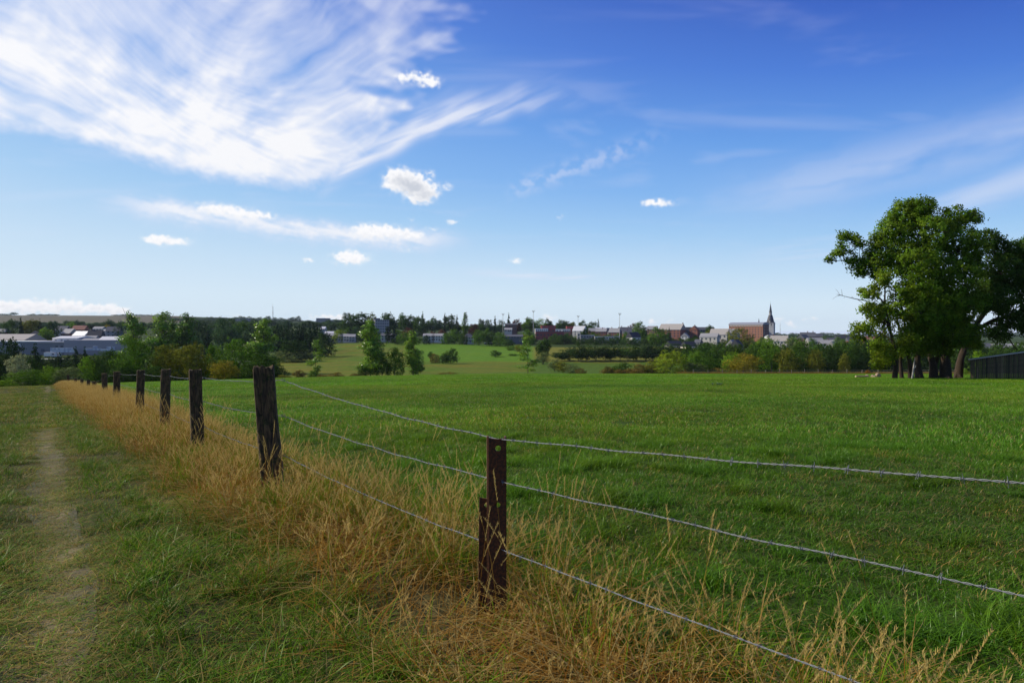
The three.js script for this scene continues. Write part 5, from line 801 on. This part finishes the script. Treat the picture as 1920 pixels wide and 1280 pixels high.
const ashGreens = [ashLeaf([.125, .215, .013]), ashLeaf([.060, .115, .013]), ashLeaf([.165, .240, .015])];
// uv-mapped tapering limb along points
function limb(G, uv, pts, rads, sides) {
  const curve = new THREE.CatmullRomCurve3(pts), n = Math.max(4, pts.length * 4), P = [], R = [];
  for (let i = 0; i <= n; i++) { const t = i / n, f = t * (rads.length - 1), k = Math.min(rads.length - 2, f | 0); P.push(curve.getPoint(t)); R.push(lerp(rads[k], rads[k + 1], f - k)); }
  const from = G.p.length / 3; tube(G, P, R, sides);
  const len = curve.getLength(); for (let i = 0; i <= n; i++) for (let k = 0; k < sides; k++) uv.push(k / sides * 2, i / n * len * .5);
  return curve;
}
function ash(label, d, base, trunk, lobes, leafMat, seed, { bare = [], trunkR = .5, dens = 1 } = {}) {
  const R = rand(seed), bx = sideAt(base, 700, d), by = H(bx, -d) - .12, t = thing('ash_tree', label, 'tree', bx, by, -d), k = d / FPX;
  const P = (px, py, dz = 0) => new THREE.Vector3((sideAt(px, py, d) - bx), heightAt(px, py, d) - by, dz);
  const G = new Geo(), uv = [], tp = trunk.map(([px, py], i) => i ? P(px, py, (R() - .5) * 1.2 * i) : new THREE.Vector3(0, -.1, 0));
  const tr = trunk.map((_, i) => trunkR * (i === 0 ? 1.25 : 1 - .62 * i / (trunk.length - 1)));
  limb(G, uv, tp, tr, 14);
  for (let i = 0; i < 5; i++) { const a = i * 1.26 + R(), r = trunkR; limb(G, uv, [new THREE.Vector3(Math.cos(a) * r * .5, .7 * r + .3, Math.sin(a) * r * .5), new THREE.Vector3(Math.cos(a) * r * 1.1, .2, Math.sin(a) * r * 1.1), new THREE.Vector3(Math.cos(a) * r * 1.7, -.15, Math.sin(a) * r * 1.7)], [r * .5, r * .35, r * .15], 7); }
  const stem = new THREE.CatmullRomCurve3(tp), blobs = lobes.map(([px, py, r, dz]) => { const p = P(px, py, dz ?? (R() * 2 - 1) * 3.2), q = r * k; return [p.x, p.y, p.z, q, q * .92, q * 1.1]; });
  const bareC = bare.map(([pts]) => new THREE.CatmullRomCurve3(pts.map(([px, py], i) => P(px, py, i * .15))));
  for (const b of blobs) {
    const small = b[3] < 14.5 * k, tgt = new THREE.Vector3(b[0], b[1], b[2]); let s = stem.getPoint(clamp(.5 + .5 * R(), 0, 1)); for (const q of [.45, .6, .75, .9, 1]) { const c = stem.getPoint(q); if (c.y < tgt.y - .6 && c.distanceTo(tgt) < s.distanceTo(tgt) + 1.5) s = c; }
    if (small && bareC.length) { let bd = 1e9; for (const c of bareC) for (let q = 0; q <= 1; q += .05) { const e = c.getPoint(q), l = e.distanceTo(tgt); if (l < bd) { bd = l; s = e; } } }
    const mid = s.clone().lerp(tgt, .5); mid.y += .12 * s.distanceTo(tgt) * (R() + .2); const r0 = small ? .035 : Math.min(trunkR * .42, .05 + .028 * s.distanceTo(tgt));
    limb(G, uv, [s, mid, tgt], [r0, r0 * .7, r0 * .35], 7);
    for (let i = 0; i < 7; i++) { const a = R() * 6.283, c = R() * 1.6 - .6, e = Math.sqrt(Math.max(0, 1 - c * c)), o = tgt.clone().add(new THREE.Vector3(Math.cos(a) * e * b[3], c * b[4], Math.sin(a) * e * b[5])), f = mid.clone().lerp(tgt, .3 + .6 * R()); limb(G, uv, [f, f.clone().lerp(o, .55).add(new THREE.Vector3(0, .15, 0)), o], [r0 * .35, r0 * .22, .012], 5); }
  }
  for (const [pts, r] of bare) { const q = pts.map(([px, py], i) => P(px, py, i * .15)); limb(G, uv, q, [r, r * .7, r * .25], 7); for (let i = 0; i < 6; i++) { const c = new THREE.CatmullRomCurve3(q).getPoint(.35 + .6 * R()), e = c.clone().add(new THREE.Vector3(-.5 * R() - .2, (R() - .35) * 1.2, (R() - .5))); limb(G, uv, [c, c.clone().lerp(e, .5).add(new THREE.Vector3(0, .1, 0)), e], [r * .3, r * .18, .01], 5); } }
  const g = G.build(); g.deleteAttribute('color'); g.setAttribute('uv', new THREE.BufferAttribute(new Float32Array(uv), 2));
  mesh('trunk', g, ashWood, t);
  const area = blobs.reduce((a, b) => a + b[3] * b[3], 0);
  mesh('crown', crown(seed + 1, blobs, { clumps: Math.round(34 * area * dens), leaves: 30, leaf: .235, spread: .55, hue: .16, inner: .3 }), leafMat, t);
  return t;
}
ash('great ash tree with the thickest trunk and the highest crown', 78, 1774, [[1774, 712], [1772, 665], [1768, 610], [1752, 520], [1745, 430]],
  [[1700, 402, 30, 0], [1742, 396, 28, -1], [1716, 392, 22, 1], [1785, 412, 28, 0], [1812, 412, 16, 1], [1668, 436, 30, 1], [1722, 446, 36, 2.5], [1782, 462, 36, 2], [1650, 478, 26, .5], [1696, 500, 36, 3], [1756, 520, 38, 3], [1808, 500, 26, 1.5], [1730, 572, 34, 3.2], [1788, 572, 32, 2.6], [1768, 624, 24, 2.5], [1800, 622, 22, 2], [1730, 480, 40, -3], [1770, 560, 36, -3],
    [1556, 486, 6, 0], [1566, 478, 8, .3], [1574, 470, 8, 0], [1580, 458, 7, .2], [1576, 444, 9, 0], [1590, 440, 7, -.3], [1600, 447, 8, .2], [1608, 456, 9, .5], [1616, 466, 8, 0], [1590, 474, 7, .2], [1600, 484, 8, .4], [1612, 492, 9, .2], [1596, 500, 8, .3], [1606, 510, 9, .5], [1622, 486, 9, .4], [1630, 476, 11, .4], [1634, 498, 13, .8], [1588, 490, 6, .1], [1618, 508, 10, .4], [1644, 512, 13, .6], [1652, 455, 14, .5], [1700, 545, 30, 3], [1712, 600, 26, 3], [1668, 410, 14, .4], [1640, 448, 12, .3]], ashGreens[0], 7100, { trunkR: .55, bare: [[[[1712, 500], [1650, 488], [1600, 487], [1551, 491]], .10]] });
ash('dark ash tree shading the shed, right of the great ash', 81, 1797, [[1797, 712], [1806, 670], [1830, 610], [1870, 540], [1885, 480]],
  [[1846, 452, 24, 0], [1884, 472, 28, 0], [1922, 472, 28, 0], [1860, 512, 34, 1.5], [1906, 530, 38, 1.5], [1950, 520, 40, 0], [1840, 562, 32, 2], [1888, 590, 34, 2], [1936, 600, 38, 1], [1856, 622, 22, 1.5], [1985, 560, 44, 0], [1880, 540, 40, -3], [1930, 640, 20, 2], [1960, 470, 34, -1]], ashGreens[1], 7200, { trunkR: .42, bare: [[[[1852, 606], [1876, 612], [1898, 648], [1914, 664]], .12]] });
ash('slender ash with a bright sunlit trunk, farthest left of the trunks', 76, 1678, [[1678, 711], [1675, 670], [1668, 630], [1655, 570]],
  [[1640, 622, 20], [1662, 606, 22], [1650, 656, 18], [1676, 640, 20], [1632, 584, 20], [1618, 548, 18], [1640, 524, 18], [1612, 612, 14], [1632, 664, 12], [1652, 676, 12, .7], [1664, 664, 14, .8], [1625, 640, 14], [1655, 690, 7, .6], [1608, 580, 12], [1640, 682, 9, .6]], ashGreens[2], 7300, { trunkR: .25, dens: .8, bare: [[[[1660, 590], [1628, 566], [1600, 560], [1566, 552]], .07]] });
ash('thin straight ash stem second from the left', 77, 1692, [[1692, 711], [1689, 670], [1690, 620], [1688, 560]], [[1690, 622, 20], [1694, 652, 14, .8], [1676, 580, 22], [1700, 588, 22], [1684, 548, 22]], ashGreens[0], 7400, { trunkR: .19, dens: .9 });
ash('ash with a trunk that leans to the left', 77.5, 1709, [[1709, 711], [1701, 680], [1692, 645], [1690, 590]], [[1702, 636, 22, 1.6], [1694, 600, 22, 2], [1716, 612, 22, 2], [1712, 656, 14, 1.8]], ashGreens[2], 7500, { trunkR: .27, dens: .9 });
ash('straight ash trunk in the middle of the clump, behind the pale dead stem', 78, 1725, [[1725, 711], [1723, 670], [1726, 620], [1736, 560]], [[1724, 630, 26, 1.4], [1742, 604, 28, 2.4], [1714, 560, 30, 2.2], [1742, 548, 30, 1.8]], ashGreens[0], 7600, { trunkR: .38 });
ash('forked ash trunk left of the great ash', 78.5, 1752, [[1752, 711], [1746, 680], [1738, 650], [1738, 590]], [[1752, 636, 24, 1.8], [1733, 655, 11, 2], [1779, 642, 12, 2.2], [1806, 648, 9, 2.2], [1762, 660, 6, 2], [1772, 600, 26, 2.6], [1748, 590, 28, 2.8], [1790, 636, 18, 2.4]], ashGreens[2], 7700, { trunkR: .44, bare: [[[[1750, 695], [1758, 668], [1762, 640]], .28]] });
{
  const d = 76.3, x = sideAt(1711, 700, d), y = H(x, -d), t = thing('dead_stem', 'pale bark stripped dead stem leaning in front of the ash trunks', 'dead trunk', x, y, -d), G = new Geo(), P = (a, b, c) => new THREE.Vector3(a, b, c);
  tube(G, [P(0, -.1, 0), P(.08, .7, 0), P(.17, 1.5, .02), P(.22, 2.0, 0), P(.33, 2.4, 0)], [.11, .09, .075, .06, .03], 9); mesh('stem', G.build(), std([.42, .38, .32], .8), t);
  const G2 = new Geo(); tube(G2, [P(.17, 1.2, .02), P(.30, 1.38, .1), P(.36, 1.62, .12)], [.05, .04, .015], 7); mesh('broken_branch', G2.build(), std([.55, .52, .47], .8), t);
}
{
  // shed of weathered upright boards under a lean-to roof
  const d = 77, k = d / FPX, x0 = sideAt(1821, 700, d), y0 = H(x0, -d) - .1, t = thing('wooden_shed', 'dark weathered board shed with a sloping roof under the dark ash', 'shed', x0, y0, -d, -.6), W = 9.5, dep = 5, h0 = heightAt(1821, 673, d) - y0, rise = .19, R = rand(88), tones = [[.42, .39, .34], [.28, .26, .22], [.62, .60, .56], [.17, .155, .13], [.80, .78, .73]].map((c) => std(c, .9, { map: woodTex, bumpMap: woodTex, bumpScale: .01 }));
  for (let x = 0, i = 0; x < W; i++) { const w = .17 + .07 * R(), h = h0 + rise * x - .06, lift = R() < .25 ? .12 * R() : .02; const b = mesh('board', boxAt(0, w - .015, lift, h, -.012 - .006 * R(), .012 + .003 * (i % 2)), tones[(R() * R() * 5) | 0], t, x, 0, 0); b.rotation.z = (R() - .5) * .012; x += w; }
  for (let z = 0, i = 0; z < dep; i++) { const w = .18 + .05 * R(); mesh('board', boxAt(-.012, .012, .02, h0 - .05, -w + .012, 0), tones[(R() * 4) | 0], t, -.02, 0, -z - .02); z += w; }
  for (const [x, h] of [[.62, 1.5], [2.4, 2.0], [5.05, 2.6]]) mesh('batten', boxAt(-.04, .04, 0, h, .016, .06), x < 1 ? tones[4] : tones[3], t, x, 0, 0);
  const roof = mesh('roof', boxAt(-.25, W + .2, 0, .05, -dep - .2, .22), std([.16, .155, .15], .8), t, 0, h0, 0); roof.rotation.set(-.11, 0, Math.atan(rise)); mesh('fascia', boxAt(-.25, W + .2, -.10, -.002, .20, .24), PAINT.pale, roof);
}
// the far fence of the pasture: short wooden posts with two thin wires
{
  const px = [1300, 1328, 1355, 1382, 1409, 1436, 1462, 1485, 1509, 1535, 1561, 1589, 1617, 1647, 1676, 1712, 1745, 1778, 1810], d = 186, x0 = sideAt(1300, 700, d), y0 = H(x0, -d), t = thing('field_fence', 'low post and wire fence along the far edge of the pasture', 'fence', x0, y0, -d), R = rand(66), tops = [[], []], bark = std([.19, .16, .12], .95), post = new THREE.CylinderGeometry(.085, .095, 1.5, 8).translate(0, .75, 0);
  for (const p of px) { const dd = d - (p > 1600 ? (p - 1600) * .12 : 0), x = sideAt(p, 700, dd), y = H(x, -dd) - .3, q = mesh('post', post, bark, t, x - x0, y - y0, d - dd); q.scale.y = .95 + .2 * R(); q.rotation.z = (R() - .5) * .08; tops[0].push(new THREE.Vector3(x - x0, y - y0 + 1.3, d - dd)); tops[1].push(new THREE.Vector3(x - x0, y - y0 + .85, d - dd)); }
  for (const l of tops) { const G = new Geo(); tube(G, l, .012, 5); mesh('wire', G.build(), PAINT.grey, t); }
  const strip = tag(new THREE.Group(), 'strip of dry grass along the far pasture fence', 'grass', null, 'stuff'); strip.name = 'dry_grass_strip'; scene.add(strip);
  const geo = verge(39, { stalks: 26, h0: .35, h1: .75, head: 3, rust: .35, green: 4, curls: 14 }), L = [];
  for (let i = 0; i < 1500; i++) { const p = 1270 + 560 * R(), dd = 184 + 6 * R() - (p > 1600 ? (p - 1600) * .12 : 0), x = sideAt(p, 700, dd); L.push([x, -dd, 2.4 + 1.6 * R(), .6 + .6 * R(), R() * 6.28, .55 + .35 * R(), -.1]); }
  spread(strip, 'straw_tuft', geo, dryMat, L);
}
// felled logs, a rusty dead shrub and a weed in the pasture
{
  const d = 84, R = rand(54), cut = std([.48, .36, .22], .85), bark2 = std([.26, .19, .12], .95);
  const log = (px, py, len, r, turn, tip, label) => { const dd = 84 + (711 - py) * 1.6, x = sideAt(px, py, dd), y = H(x, -dd), t = thing('log', label, 'log', x, y + r * .9 + tip, -dd, turn); mesh('bark', new THREE.CylinderGeometry(r, r * 1.08, len, 14).rotateZ(Math.PI / 2), bark2, t); mesh('cut_end', new THREE.CylinderGeometry(r * .97, r * .97, .012, 14).rotateZ(Math.PI / 2), cut, t, len / 2 + .006, 0, 0); mesh('cut_end', new THREE.CylinderGeometry(r * .97, r * .97, .012, 14).rotateZ(Math.PI / 2), cut, t, -len / 2 - .006, 0, 0); };
  log(1617, 710, 1.7, .14, .1, 0, 'long pale log lying in the pasture'); log(1626, 709, .5, .2, 1.1, 0, 'short log at the right end of the long one'); log(1636.5, 708.5, .4, .19, .9, 0, 'small log alone between two others'); log(1641.5, 709.5, .35, .15, 1.3, 0, 'smallest log of the row in the pasture'); log(1647, 708.5, .5, .26, 1.5, .05, 'upright looking log farthest right of the row');
  tree('low', 1628, 182, 693, 9, 'rust', 'rust red dead shrub at the far fence', { name: 'bush', category: 'bush' });
  const wd = 50, wx = sideAt(1345, 722, wd), wy = H(wx, -wd), w = thing('weed', 'clump of broad leaved pale weeds in the open pasture', 'plant', wx, wy, -wd);
  for (const [x, z, s] of [[-.35, 0, .8], [0, .1, 1], [.3, -.05, .9], [.15, .2, .7]]) { const G = new Geo(); for (let i = 0; i < 16; i++) blade(G, R, 0, 0, R() * 6.283, (.18 + .2 * R()) * s, .4 + .9 * R(), .06 + .03 * R(), [.06, .13, .04], [.16, .26, .11], 4); mesh('leaves', G.build(), grassMat, w, x, 0, z); }
}
renderer.render(scene, camera);
